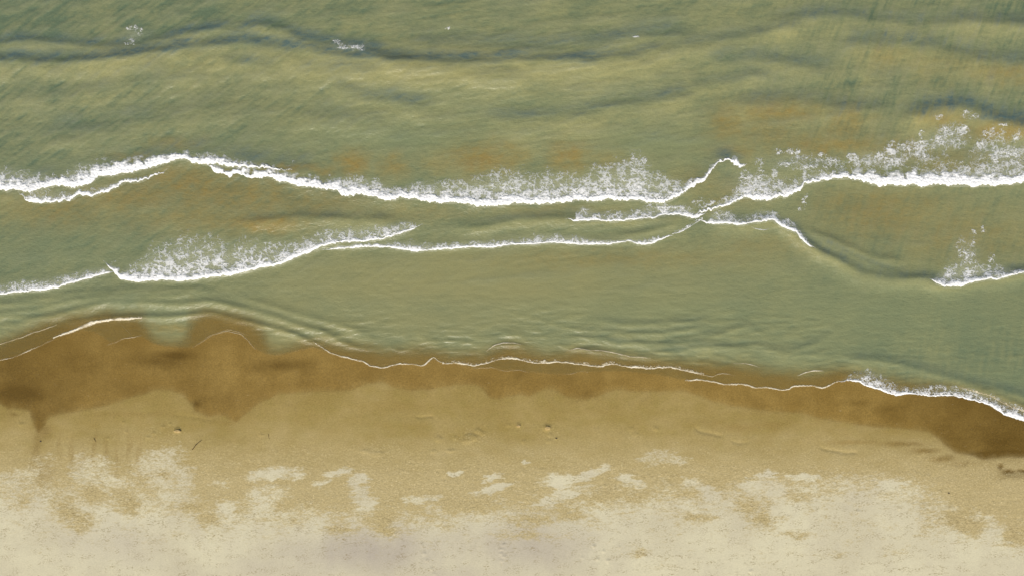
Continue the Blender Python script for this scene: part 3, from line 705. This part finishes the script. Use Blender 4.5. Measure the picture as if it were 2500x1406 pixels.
def build_beach():
    X1 = axis(-36.0, 36.0, 0.058, -900, 900)
    Y1 = axis(-21.0, 0.6, 0.058, -500, 400)
    X, Y = np.meshgrid(X1, Y1)
    PX, PY = tox(X), toy(Y)
    z = beach_z(PX, PY)
    low = Y < 3
    fx, fy = PX, PY
    d_sh = PY - shore_s.y(PX)
    # wetness, as the last runs of the swash left it
    dw = (wet_l.y(fx + 5 * fbm(fx / 30., fy / 30., 200, 3)) - fy) * np.minimum(1, wet_l.cosl(fx) * 1.2)
    wob = 2.0 * fbm(fx / 24., fy / 24., 203, 3)
    wet = .72 * sstep(-5, 5, dw + wob) + .28 * sstep(-2, 16, dw + 5 * wob)
    halo = np.exp(-np.maximum(0, -dw) / 26.0) * .22
    wet2 = wet * 1.0 + (1 - wet) * halo
    # streams and stains that stayed wet
    seep = blobs(fx + 8 * fbm(fx / 30., fy / 30., 210, 3), fy + 5 * fbm(fx / 25., fy / 25., 214, 3),
                 [(2080, 1078, 70, 6, .5), (2200, 1082, 60, 7, .65), (2255, 1098, 36, 8, .7), (2300, 1118, 34, 9, .7), (2350, 1130, 40, 8, .4), (1800, 1042, 60, 10, .38), (1880, 1036, 50, 10, .34), (1740, 1030, 40, 8, .25),
                  (2440, 1138, 8, 9, .9), (2462, 1150, 22, 7, 1.0), (2500, 1148, 26, 6, 1.0), (2540, 1150, 40, 7, 1.0), (2480, 1160, 50, 9, .4), (98, 1075, 14, 36, .5), (90, 1100, 10, 30, .35), (88, 1130, 12, 34, .25), (110, 1150, 30, 40, .3), (110, 1050, 22, 22, .6),
                  (40, 985, 20, 14, .6), (40, 1010, 12, 6, .6), (700, 985, 60, 10, .2), (980, 990, 120, 14, .2), (1450, 1000, 60, 14, .14), (560, 1030, 60, 6, .3), (300, 1010, 120, 8, .3)])
    fing = blobs(fx + 10 * fbm(fx / 16., fy / 60., 230, 2), fy, [(x_, 1085 + 18 * (i_ % 3), 5, 38, .4) for i_, x_ in enumerate((150, 178, 205, 235, 262, 290, 318, 345))])
    wet2 = np.clip(np.maximum(wet2, np.maximum(seep, fing * .8)), 0, 1)
    dark = np.clip(sstep(2050, 2480, fx) * .85 + .22 * sstep(760, 380, fx) + .42 * sstep(300, 0, fx) + .35 * fbm(fx / 90., fy / 50., 218, 3)
                   + blobs(fx, fy, [(430, 868, 45, 12, .9), (400, 880, 60, 18, .5), (690, 890, 60, 16, .9), (640, 900, 40, 14, .5), (480, 985, 14, 8, .6), (2090, 983, 40, 8, .5), (2160, 1000, 30, 14, .4), (2390, 1112, 40, 8, .9), (2440, 1108, 60, 8, .6),
                                    (900, 920, 40, 16, .3), (1270, 912, 20, 14, .3), (1190, 962, 10, 14, .3), (1430, 965, 26, 10, .4), (60, 960, 60, 20, .5)]), 0, 1)
    # bands of older wet marks just above the wet edge
    # dryness
    dy = fy - DRYLINE.y(fx) + 14
    dry = sstep(-90, 60, dy) * .84
    qx = fx + 16 * fbm(fx / 26., fy / 18., 240, 3) + 22 * fbm(fx / 60., fy / 7., 241, 3)
    qy = fy + 9 * fbm(fx / 22., fy / 14., 246, 3)
    for cx, cy, rx, ry, ang, a in DRY:
        a *= .74 if rx * ry > 900 else .92
        m = (np.abs(X1 - wx(cx)) < 6)
        c0, c1 = np.where(m)[0][[0, -1]]
        ca, sa = math.cos(math.radians(ang)), math.sin(math.radians(ang))
        u, v = qx[:, c0:c1] - cx, qy[:, c0:c1] - cy
        u, v = u * ca - v * sa, u * sa + v * ca
        r = (u / rx) ** 2 + (v / ry) ** 2
        dry[:, c0:c1] = np.maximum(dry[:, c0:c1], a * (0.95 - 0.85 * sstep(.15, 2.6, r)) * (r < 2.6))
    hole = blobs(qx, qy, DAMPHOLE)
    dry = dry * (1 - .85 * hole)
    streak = fbm(fx / 34. + fy / 90., fy / 9. , 260, 4, .6)
    blot = fbm(fx / 60., fy / 34., 266, 4, .55)
    vert = fbm(fx / 16., fy / 120., 270, 3)
    dry = np.clip(dry + sstep(1080, 1240, fy) * (.24 * streak + .34 * blot + .22 * fbm(fx / 38. + fy / 80., fy / 16., 279, 4, .6)) + .06 * vert * sstep(1100, 1300, fy), 0, 1)
    dry = np.clip(dry + .30 * sstep(1290, 1390, fy), 0, 1) * (fy > 1020)
    dry = np.where(fy > 1500, np.clip(.9 + .2 * blot, 0, 1), dry)
    fleck = fbm(fx / 8. + fy / 30., fy / 4.2, 275, 3, .6)
    blot2 = fbm(fx / 38. + fy / 80., fy / 16., 278, 4, .6)
    stain = np.clip(sstep(.55, .8, dry) * sstep(-.02, .34, blot2 + .35 * vert + .2 * blot), 0, 1)
    stain = np.maximum(stain, .8 * sstep(.35, .8, blobs(qx, qy, DAMPHOLE)))
    upper = np.clip(sstep(1000, 1200, fy + 30 * blot) + .25 * fbm(fx / 80., fy / 40., 280, 3), 0, 1)
    ash = np.clip(blobs(fx, fy, [(900, 1340, 220, 60, .9), (1300, 1330, 160, 70, .7), (700, 1380, 160, 40, .4), (300, 1320, 120, 60, .4), (1100, 1390, 300, 30, .4)]) + .25 * fbm(fx / 50., fy / 90., 284, 3), 0, 1)
    # roughness: crumbly where the surface is drying
    band = sstep(1060, 1170, fy + 50 * blot) * (1 - .9 * sstep(.50, .82, dry))
    band = np.maximum(band, .8 * blobs(fx, fy, [(1150, 1068, 60, 20, 1.0), (920, 1100, 90, 24, .9), (1000, 1110, 160, 18, .6), (380, 1055, 60, 30, .5), (1330, 1060, 40, 24, .5), (720, 1105, 120, 26, .7), (300, 1060, 60, 20, .3)]))
    rough = np.clip(band * (.75 + .7 * blot2) + .05, 0.03, 1) * (1 - wet)
    # relief
    crumb = fbm(fx / 9. + fy / 40., fy / 5.0, 290, 3, .6)
    lump = fbm(fx / 30., fy / 16., 296, 3)
    z = z + rough * (0.022 * crumb + .010 * lump) + 0.012 * fbm(fx / 120., fy / 60., 299, 3) * sstep(0, 80, d_sh)
    z = z - 0.010 * sstep(-6, 6, dw) * np.exp(-np.abs(dw) / 14.0) * (d_sh > 10)
    for ln, a, w_ in scarps:
        c0, c1 = np.searchsorted(PX[0], (ln.x0, ln.x1))
        x, y = fx[:, c0:c1], fy[:, c0:c1]
        d = (y - ln.y(x)) * ln.cosl(x)
        tp = np.clip(sstep(ln.x0, ln.x0 + 12, x) * (1 - sstep(ln.x1 - 12, ln.x1, x)), 0, 1)
        z[:, c0:c1] -= a * tp * np.exp(-(d / w_) ** 2)
    jx, jy = fx + 4 * fbm(fx / 7., fy / 7., 310, 2), fy + 3 * fbm(fx / 6., fy / 6., 312, 2)
    for cx, cy, rx, ry, h in PRINTS:
        c0, c1 = np.searchsorted(PX[0], (cx - 40, cx + 40))
        r2 = ((jx[:, c0:c1] - cx) / rx) ** 2 + ((jy[:, c0:c1] - cy) / ry) ** 2
        z[:, c0:c1] += 1.15 * h * np.exp(-r2 ** 2.2)
    z = z - 0.03 * blobs(fx, fy, [(2462, 1150, 24, 6, 1.0), (2500, 1148, 26, 6, 1.0), (2440, 1138, 8, 9, .8)])
    keep = np.ones((len(Y1) - 1, len(X1) - 1), bool)
    o = grid_mesh('beach_sand', X, Y, z, keep, M_SAND, dict(wet=wet2, dry=dry, upper=upper, ash=ash, rough=rough, dark=dark, stain=stain))
    tag(o, kind='structure')
    return z, X1, Y1
BZ, BX1, BY1 = build_beach()

def ground_z(px, py):
    i = int(np.clip(np.searchsorted(BY1, float(wy(py))), 0, len(BY1) - 1))
    j = int(np.clip(np.searchsorted(BX1, float(wx(px))), 0, len(BX1) - 1))
    return float(BZ[i, j])

# ----------------------------------------------------------------------------
# foam
# ----------------------------------------------------------------------------
def lace_field(px, py, seed, scale=1.0):
    """two webs of foam threads (distance from a thread, in cells) and a slow field of thick and thin places"""
    wxp = px + 7 * fbm(px / 15., py / 15., seed, 3) + 3.5 * noise(px / 5., py / 5., seed + 3)
    wyp = py + 7 * fbm(px / 15. + 40, py / 15., seed + 5, 3) + 3.5 * noise(px / 5. + 7, py / 5., seed + 4)
    a1, a2 = worley(wxp / (15. * scale), wyp / (11. * scale), seed + 10)
    b1, b2 = worley(wxp / (8. * scale), wyp / (6.5 * scale), seed + 20)
    cl = np.clip(.5 + .85 * fbm(px / 24., py / 19., seed + 30, 3), 0, 1)
    return a2 - a1, b2 - b1, cl

def web(da, db, cl, cov):
    """> 0 on a thread; cov 0..1 widens the threads and closes the web"""
    wa = .04 + .38 * cov
    wb = .02 + .40 * np.clip(cov * 1.3 - .30, 0, 1)
    t1 = 1 - da / wa
    t2 = .9 - db / wb
    brk = 1.9 * np.clip(.50 - cl * (.50 + .85 * cov), 0, 1)
    return np.maximum(t1, t2) - brk

def foam_sheet(name, PX, PY, f, height, thick, parent=None, mat=None):
    """f > 0 is foam; the sheet dives under the water where f < 0"""
    keepv = f > 0
    keep = keepv[:-1, :-1] | keepv[1:, 1:] | keepv[:-1, 1:] | keepv[1:, :-1]
    if not keep.any(): return None
    z0 = surf_z(PX, PY)
    z = z0 + np.where(f > 0, height, np.maximum(f, -1) * 0.02 - .002)
    o = grid_mesh(name, wx(PX), wy(PY), z, keep, mat or M_FOAM, dict(thick=np.clip(thick, 0, 1)), parent)
    return o

def foam_grid(x0, x1, y0, y1, step=1.0):
    return np.meshgrid(np.arange(x0, x1, step), np.arange(y0, y1, step))

SEED = [1000]
def breaker(label, lead, thick, trail=None, dens=.8, jag=5.0, zh=.075, group='breaking waves', name='breaking_wave', lace=1.0, fade=(.95, .25)):
    """lead: leading edge; thick: (x, px) depth of solid foam; trail: (x, y) upper limit of the lacy foam"""
    SEED[0] += 60
    sd = SEED[0]
    ln = Line(lead, 3)
    x0, x1 = ln.x0 - 2, ln.x1 + 2
    tx, tv = np.array(sorted(thick), float).T
    top = ln.ys.min() - tv.max() * 1.6 - 12
    if trail:
        rx, ry = np.array(sorted(trail), float).T
        top = min(top, ry.min() - 14)
    PX, PY = foam_grid(x0, x1, top, ln.ys.max() + jag * 2 + 6)
    j = fbm(PX / 22., PY * 0 + .3, sd, 3)
    j = jag * (np.abs(j) * 2.2 - .55) + jag * .55 * fbm(PX / 6., PY / 9., sd + 3, 2)
    d = (ln.y(PX) - PY) * ln.cosl(PX) + j                # >0 seaward of the leading edge
    tap = np.clip(ln.taper(PX, 22), 0, 1)
    T = 1.18 * np.interp(PX, tx, tv) * np.clip(1 + .9 * fbm(PX / 20., PY / 14., sd + 7, 3), .25, 1.7) * (.25 + .75 * tap)
    root = bpy.data.objects.new(name, None)
    C.objects.link(root)
    mid = (x0 + x1) / 2
    ym = float(ln.y(mid))
    root.location = (float(wx(mid)), float(wy(ym)), float(surf_z(np.array([mid]), np.array([ym]))[0]))
    tag(root, label, 'wave', group)
    inv = (-root.location[0], -root.location[1], -root.location[2])
    # solid white roll
    b1, b2 = worley(PX / 7., PY / 6., sd + 40)
    c1, c2 = worley(PX / 3.6, PY / 3.4, sd + 41)
    knob = (1 - b1) * .65 + (1 - c1) * .35
    f = np.minimum(d / 1.6, (T * 1.35 - d) / (2.0 + .55 * T)) + .30 * (knob - .6)
    prof = np.clip(1 - ((d - .45 * T) / (.75 * np.maximum(T, 1))) ** 2, 0, 1)
    h = .85 * zh * (.35 + .65 * prof) * (.35 + .95 * knob) * np.clip(f * 1.5, 0, 1) + .004
    crest = foam_sheet('foam_crest', PX, PY, f, h, np.where(d < T * .5, .40 + 1.3 * f, .1 + .85 * f) * (1.0 - .40 * sstep(.35, 1.1, d / np.maximum(T, 1))) * (.72 + .45 * knob) * np.clip(.80 + .7 * fbm(PX / 34., PY / 20., sd + 45, 3) + np.clip(T - 6, 0, 6) * .06, .35, 1.2), None)
    trailo = None
    if trail:
        L = (ln.y(PX) - np.interp(PX, rx, ry)) * ln.cosl(PX)
        inx = (PX > rx[0]) & (PX < rx[-1])
        L = np.maximum(L + 9 * fbm(PX / 24., PY / 24., sd + 50, 3), 1.0)
        da, db, cl = lace_field(PX, PY, sd, lace)
        s = np.clip((d - T * .6) / np.maximum(L - T * .6, 1), 0, 2)
        dn = fade[0] + (fade[1] - fade[0]) * np.clip(s, 0, 1)
        cov = dens * dn * (.45 + 1.0 * cl)
        f2 = web(da, db, cl, np.clip(cov * (.85 + .35 * np.clip(1 - 2.2 * s, 0, 1)), 0, 1.15))
        f2 = np.where((d > T * .5) & (s < 1.25) & inx, f2 - 3.0 * np.maximum(0, s - .9), -1.0)
        f2 = f2 - 6 * (1 - sstep(0, 12, PX - rx[0])) - 6 * (1 - sstep(0, 12, rx[-1] - PX))
        h2 = .006 + .035 * np.clip(f2, 0, 1) * (.4 + .6 * knob) * (1.2 - .6 * np.clip(s, 0, 1))
        trailo = foam_sheet('foam_trail', PX, PY, f2, h2, np.minimum(.08 + .80 * f2, .60 + .22 * np.clip(1 - 2 * s, 0, 1)) * (1.0 - .40 * np.clip(s, 0, 1)) * (.7 + .5 * cl), None)
    for o in (crest, trailo):
        if o:
            me = o.data
            co = np.empty(len(me.vertices) * 3, np.float32)
            me.vertices.foreach_get('co', co)
            co = co.reshape(-1, 3) + np.array(inv, np.float32)
            me.vertices.foreach_set('co', co.ravel())
            me.update()
            o.parent = root
            if o.name.startswith('foam_trail'):
                o['kind'] = 'stuff'
    return root

def swash(label, pts, width=2.2, jag=2.0, zh=.02, thick=.8, group='thin foam lines at the water edge', name='swash_line', trail=0.0, mat=None):
    SEED[0] += 60
    sd = SEED[0]
    ln = Line(pts, 3)
    PX, PY = foam_grid(ln.x0, ln.x1, ln.ys.min() - 14 - trail * 1.6, ln.ys.max() + 12, .8)
    j = jag * fbm(PX / 14., PY * 0 + .7, sd, 3) + .5 * jag * fbm(PX / 4., PY / 6., sd + 2, 2)
    d = (ln.y(PX) - PY) * ln.cosl(PX) + j
    W = width * .85 * (.45 + 1.1 * np.clip(.5 + fbm(PX / 45., PY / 45., sd + 4, 3), 0, 1.4)) * (.3 + .7 * ln.taper(PX, 30))
    f = 1 - np.abs(d - W * .5) / (W * .5 + .01)
    th = np.clip(thick * (.35 + .9 * np.clip(.5 + .9 * fbm(PX / 30., PY / 30., sd + 6, 3), 0, 1)) * (.3 + .7 * np.clip(f * 2, 0, 1)), 0, 1)
    if trail > 0:
        da, db, cl = lace_field(PX, PY, sd, .7)
        s = np.clip(d / trail, 0, 2)
        f2 = web(da, db, cl, (.75 - .6 * np.clip(s, 0, 1)) * (.45 + .8 * cl))
        f2 = np.where((d > 0) & (s < 1), f2, -1)
        th = np.where(f2 > f, .15 + .6 * f2, th)
        f = np.maximum(f, f2)
    h = .004 + zh * np.clip(f, 0, 1)
    o = foam_sheet(name, PX, PY, f, h, th, mat=mat or M_SWASH)
    if o: tag(o, label, 'foam', group)
    return o

def patch(label, lst, dens=.8, lace=1.0, group='loose foam patches', thick=.7, name='foam_patch', kind=None, cap=.62, solid=False):
    SEED[0] += 60
    sd = SEED[0]
    a = np.array(lst, float)
    x0, x1 = (a[:, 0] - 2.2 * a[:, 2]).min(), (a[:, 0] + 2.2 * a[:, 2]).max()
    y0, y1 = (a[:, 1] - 2.2 * a[:, 3]).min(), (a[:, 1] + 2.2 * a[:, 3]).max()
    PX, PY = foam_grid(x0, x1, y0, y1)
    m = blobs(PX + 6 * fbm(PX / 14., PY / 14., sd, 3), PY + 6 * fbm(PX / 14., PY / 14., sd + 9, 3), lst)
    da, db, cl = lace_field(PX, PY, sd, lace)
    cov = dens * np.sqrt(np.clip(m, 0, 1.5)) * (.35 + .95 * cl)
    f = web(da, db, cl, np.clip(cov * .8, 0, 1.1))
    f = np.where(m > .10, f - .8 * (1 - sstep(.10, .3, m)), -1)
    if solid: f = np.maximum(f, (m - .45 + .25 * (cl - .5)) * 1.6)
    h = .005 + .03 * np.clip(f, 0, 1)
    o = foam_sheet(name, PX, PY, f, h, np.minimum(.06 + .85 * thick * f, cap))
    if o: tag(o, label, 'foam', group, kind)
    return o

for a_, k_ in BREAKERS: breaker(*a_, **k_)
swash('small curved pale foam scallop under the sloping foam line', [(1832, 555), (1840, 559), (1852, 562), (1866, 563), (1878, 559)], 3.5, 1.0, .03, .8, 'thin foam lines on the water', mat=M_FOAM)
swash('narrow slanting foam line climbing to the point where the waves cross', [(1640, 572), (1664, 567), (1682, 556), (1702, 543), (1716, 536)], 4.0, 1.5, .03, .9, 'thin foam lines on the water', trail=8, mat=M_FOAM)

# loose patches
patch('faint foam streaks drifting above the small lower right breaker', [(2352, 610, 18, 26, .8), (2375, 580, 10, 22, .65), (2420, 630, 10, 14, .6), (2360, 620, 22, 14, .8), (2400, 560, 8, 12, .5)], .8, kind='stuff')
patch('bright bluish foam clots below the ochre water, right of centre', [(2126, 396, 18, 8, 1.1), (2183, 396, 24, 10, 1.25), (2082, 384, 14, 12, .9), (2092, 400, 10, 20, .7), (2150, 385, 30, 10, .8), (2208, 367, 16, 12, 1.1), (2165, 372, 20, 8, .8), (2248, 380, 16, 9, .9), (2176, 350, 8, 10, .7)], 1.0)
patch('loose white foam clusters stretching up toward the dark wave on the right', [(2250, 358, 30, 14, .85), (2290, 345, 24, 12, .9), (2316, 335, 16, 14, 1.1), (2345, 318, 12, 12, 1.0), (2305, 318, 14, 8, .75), (2248, 329, 7, 8, 1.0), (2287, 288, 10, 6, .9), (2340, 300, 6, 4, .7)], .98)
patch('small bright foam clot touching the dark wave at the far right', [(2363, 284, 15, 9, 1.25), (2352, 276, 6, 6, .9)], 1.05)
patch('foam lace near the right edge above the thick breaker', [(2406, 356, 20, 14, .9), (2435, 382, 24, 14, .95), (2471, 378, 24, 16, 1.0), (2480, 398, 30, 14, .9), (2424, 317, 10, 6, .9), (2446, 306, 16, 4, .9), (2400, 328, 10, 6, .8), (2540, 390, 40, 20, .9), (2470, 340, 16, 8, .6)], .95)
patch('scattered foam threads between the splash and the thick right breaker', [(1900, 372, 14, 7, .75), (1935, 370, 16, 8, .85), (1850, 395, 16, 8, .75), (1915, 400, 14, 8, .9), (1960, 385, 20, 6, .6), (2030, 395, 22, 10, .55), (2010, 378, 18, 5, .5), (1890, 425, 10, 14, .8), (1990, 408, 40, 6, .6), (1856, 420, 8, 14, .6)], 1.0, kind='stuff')
patch('wide thin veil of foam threads seaward of the thick right breaker', [(2120, 402, 60, 22, .62), (2230, 372, 80, 28, .62), (2325, 335, 46, 34, .58), (2440, 365, 70, 50, .62), (2340, 412, 130, 18, .6), (1990, 400, 90, 22, .5)], .95, .8, thick=.5, kind='stuff')
patch('white splash where the central breaker ends in a point', [(1796, 399, 6, 5, 1.2), (1808, 406, 8, 5, 1.3), (1786, 391, 4, 3, 1.0)], 1.35, .6, thick=1.6, cap=1.0, solid=True)
patch('dense bluish lace between the two crossing foam lines', [(1850, 455, 34, 24, 1.1), (1830, 440, 16, 16, 1.0), (1880, 465, 26, 14, 1.0), (1815, 430, 12, 14, .8), (1905, 460, 14, 14, .9), (1770, 485, 16, 8, .5), (1640, 510, 40, 8, .7), (1720, 495, 30, 12, .55)], .98)
patch('tall knot of white foam rising behind the central breaker', [(1558, 408, 12, 11, 1.25), (1545, 392, 8, 10, 1.0), (1572, 392, 8, 6, .7), (1530, 395, 10, 8, .8)], 1.05)
patch('broken whitecap specks at the upper left of the open water', [(325, 70, 14, 6, 1.0), (335, 84, 12, 5, .8), (322, 100, 8, 6, .9), (316, 108, 12, 3, .9), (345, 72, 5, 4, .9)], .95, .6)
patch('brighter whitecap sitting in the blue trough of the outer swell', [(832, 106, 12, 4, .9), (852, 114, 20, 5, 1.1), (875, 118, 16, 6, 1.2), (886, 124, 8, 3, 1.0), (842, 120, 16, 3, 1.1), (820, 100, 8, 3, .7)], 1.02, .55)
patch('tiny foam fleck on the crest of the outer swell near the middle', [(1094, 70, 4, 2, 1.2)], 1.0, .5)
patch('tiny foam fleck in the outer swell right of the middle', [(1553, 92, 5, 2, 1.3)], 1.1, .5)
patch('lone foam wisp beside the right end of the scalloped line', [(1962, 500, 6, 14, .9), (1968, 478, 4, 8, .7), (1955, 512, 6, 5, .7)], .85)
patch('small foam wisp behind the tail of the left breaker', [(716, 398, 4, 7, .9), (708, 406, 10, 3, .8)], .9, .6)

# thin lines at the edge of the swash
swash('bright white foam band on the wet sand at the left', [(130, 826), (144, 820), (173, 812), (202, 801), (238, 787), (274, 782), (310, 781), (350, 775)], 8.0, 2.2, .035, 1.1, trail=6)
swash('thin foam thread running to the left edge of the swash', [(-240, 890), (0, 880), (22, 875), (47, 867), (68, 858), (108, 839), (138, 824)], 1.9, 2.0, .015, .6)
swash('short pale foam streak above the bright left foam band', [(-240, 860), (0, 841), (36, 830), (54, 824), (83, 812), (110, 804), (140, 792)], 2.4, 1.6, .015, .6)
swash('faint branching foam thread in the left brown shallows', [(262, 842), (285, 834), (306, 825), (328, 824), (348, 816)], 1.6, 1.6, .01, .45)
swash('short oblique foam thread below the bright left foam band', [(296, 792), (306, 804), (322, 820)], 1.6, 1.0, .01, .4)
swash('arched foam thread around the rounded brown lobe on the left', [(472, 848), (500, 831), (522, 816), (554, 809), (590, 816), (601, 828), (625, 853)], 1.8, 2.0, .012, .5)
swash('second faint thread inside the arched foam thread', [(500, 826), (530, 812), (560, 805), (585, 812), (604, 818)], 1.6, 2.5, .01, .4)
swash('long foam thread from the left lobe down to the middle of the shore', [(765, 834), (785, 848), (803, 860), (828, 869), (857, 876), (883, 882), (904, 893), (933, 899), (973, 889), (1000, 889)], 3.0, 2.0, .015, .8, trail=4)
swash('peaked foam thread at the middle of the shore', [(975, 888), (1002, 889), (1016, 891), (1034, 893), (1048, 882), (1059, 871), (1068, 880), (1086, 887)], 3.0, 1.6, .015, .75)
swash('wavy foam line along the middle of the shore, longest of the swash lines', [(1080, 887), (1113, 887), (1160, 893), (1192, 885), (1218, 877), (1250, 875), (1275, 880), (1304, 887), (1333, 887), (1362, 884), (1405, 888), (1441, 893), (1466, 896), (1484, 891), (1502, 889), (1531, 896), (1581, 900), (1628, 897), (1653, 900), (1672, 906), (1700, 910), (1720, 915)], 4.2, 2.2, .02, .95, trail=9)
swash('thin foam thread hanging below the wavy line near the middle', [(1149, 898), (1190, 898), (1207, 897), (1214, 902), (1232, 905), (1268, 903), (1292, 909)], 1.5, 1.5, .01, .4)
swash('faint short foam thread on wet sand right of the middle', [(1362, 915), (1398, 912), (1419, 905), (1436, 909)], 1.5, 1.2, .01, .35)
swash('short looping foam thread right of the wavy line', [(1690, 910), (1719, 916), (1740, 920), (1755, 913), (1773, 912), (1796, 916)], 1.8, 1.2, .012, .5)
swash('long scalloped foam thread on the right wet sand', [(1672, 929), (1712, 928), (1744, 934), (1773, 939), (1812, 938), (1845, 947), (1874, 947), (1910, 952), (1926, 950), (1935, 943), (1960, 942), (1989, 942), (2007, 949), (2025, 941), (2050, 929)], 3.2, 2.2, .015, .85, trail=4)
swash('pale curved lip of the small swash wave near the middle', [(1187, 857), (1207, 843), (1228, 837), (1254, 837), (1276, 841)], 3.2, .8, .015, .8)
swash('pale lip of the swash wave right of the middle', [(1376, 858), (1412, 850), (1441, 855), (1477, 857), (1502, 862), (1533, 870), (1590, 874)], 2.8, 1.0, .012, .65)
swash('short bright lip of a swash wave above the scalloped thread', [(1790, 887), (1820, 887), (1838, 891), (1856, 897)], 2.2, .6, .015, .75)
swash('short pale arc of foam left of the large right swash', [(1946, 917), (1967, 909), (1989, 905), (2011, 905)], 3.0, .8, .02, .8)
swash('thin foam streak trailing above the broad right swash front', [(2340, 944), (2380, 956), (2420, 968), (2460, 990), (2500, 1004), (2600, 1030)], 2.5, 2.5, .02, .55, trail=6)

# ----------------------------------------------------------------------------
# small things lying on the sand
# ----------------------------------------------------------------------------
def tube(bm, pts, radii, seg=8):
    rings = []
    for i, (p, r) in enumerate(zip(pts, radii)):
        a = np.array(pts[min(i + 1, len(pts) - 1)]) - np.array(pts[max(i - 1, 0)])
        a = a / np.linalg.norm(a)
        u = np.cross(a, (0, 0, 1)); u /= np.linalg.norm(u)
        v = np.cross(u, a)
        rings.append([bm.verts.new(np.array(p) + r * (math.cos(t) * u + math.sin(t) * v)) for t in np.linspace(0, 2 * math.pi, seg, endpoint=False)])
    for a, b in zip(rings, rings[1:]):
        for k in range(seg):
            bm.faces.new((a[k], a[(k + 1) % seg], b[(k + 1) % seg], b[k]))
    bm.faces.new(rings[0][::-1]); bm.faces.new(rings[-1])

def bm_obj(name, bm, mat, loc, parent=None):
    bmesh.ops.recalc_face_normals(bm, faces=bm.faces)
    me = bpy.data.meshes.new(name)
    bm.to_mesh(me); bm.free()
    for p in me.polygons: p.use_smooth = True
    me.materials.append(mat)
    o = bpy.data.objects.new(name, me)
    C.objects.link(o)
    o.location = loc
    if parent: o.parent = parent
    return o

def twig(label, pa, pb, r, bend, fork=None):
    rnd = random.Random(int(pa[0]))
    z = max(ground_z(*pa), ground_z(*pb))
    ax, ay = float(wx(pa[0])), float(wy(pa[1]))
    dx, dy = float(wx(pb[0])) - ax, float(wy(pb[1])) - ay
    L = math.hypot(dx, dy)
    pts, rad = [], []
    for i in range(9):
        t = i / 8
        s = bend * math.sin(math.pi * t) * L + rnd.uniform(-.01, .01)
        pts.append((dx * t - dy / L * s, dy * t + dx / L * s, r * .7 + rnd.uniform(0, .3) * r))
        rad.append(r * (1.0 - .72 * t) * rnd.uniform(.85, 1.15))
    bm = bmesh.new()
    tube(bm, pts, rad)
    root = bm_obj('driftwood_twig', bm, M_WOOD, (ax, ay, z))
    tag(root, label, 'twig', 'twigs on the sand')
    if fork:
        bm = bmesh.new()
        b0 = pts[3]
        tube(bm, [b0, (b0[0] + fork[0] * .5, b0[1] + fork[1] * .5, b0[2] + .01), (b0[0] + fork[0], b0[1] + fork[1], b0[2])], [r * .5, r * .4, r * .2])
        bm_obj('side_shoot', bm, M_WOOD, (0, 0, 0), root)
    return root

def lump(name, label, cat, group, px, py, rx, ry, rz, mat, seed):
    bm = bmesh.new()
    bmesh.ops.create_icosphere(bm, subdivisions=3, radius=1)
    for v in bm.verts:
        c = np.array(v.co)
        n = float(fbm(np.array([c[0] * 1.4 + seed]), np.array([c[1] * 1.4 + c[2]]), seed, 3)[0])
        s = 1 + .45 * n
        v.co = (c[0] * rx * s, c[1] * ry * s, max(c[2], -.4) * rz * s)
    o = bm_obj(name, bm, mat, (float(wx(px)), float(wy(py)), ground_z(px, py) + rz * .25))
    tag(o, label, cat, group)
    return o

twig('dark slanting twig lying on the damp sand at the left', (473, 1095), (496, 1072), .024, .04, (.05, .10))
twig('short dark twig left of the slanting twig', (233, 1068), (239, 1077), .014, .06)
twig('thin upright twig right of the slanting twig', (658, 1058), (660, 1070), .012, -.05)
lump('pebble', 'tiny dark pebble on damp sand below the right wet edge', 'pebble', 'pebbles on the sand', 2312, 1201, .055, .035, .03, M_STONE, 3)
lump('pebble', 'small dark pebble beside the wet tongue at the far left', 'pebble', 'pebbles on the sand', 104, 1075, .05, .045, .03, M_STONE, 5)
lump('pebble', 'small dark pebble on damp sand near the middle', 'pebble', 'pebbles on the sand', 1358, 1068, .06, .035, .03, M_STONE, 7)
lump('raised_mark', 'largest footprint, built as a raised lump, below the middle of the shore', 'raised sand mark', 'sand marks built raised', 1337, 1043, .17, .12, .035, M_RAISED, 11)  # hollows in the sand built as lumps so the sun shades them alike
lump('raised_mark', 'dug hollow built as a raised lump at the left, above the slanting twig', 'raised sand mark', 'sand marks built raised', 437, 1050, .20, .09, .035, M_RAISED, 13)
lump('raised_mark', 'small mark built as a raised lump left of the largest footprint', 'raised sand mark', 'sand marks built raised', 1266, 1038, .11, .08, .025, M_RAISED, 17)
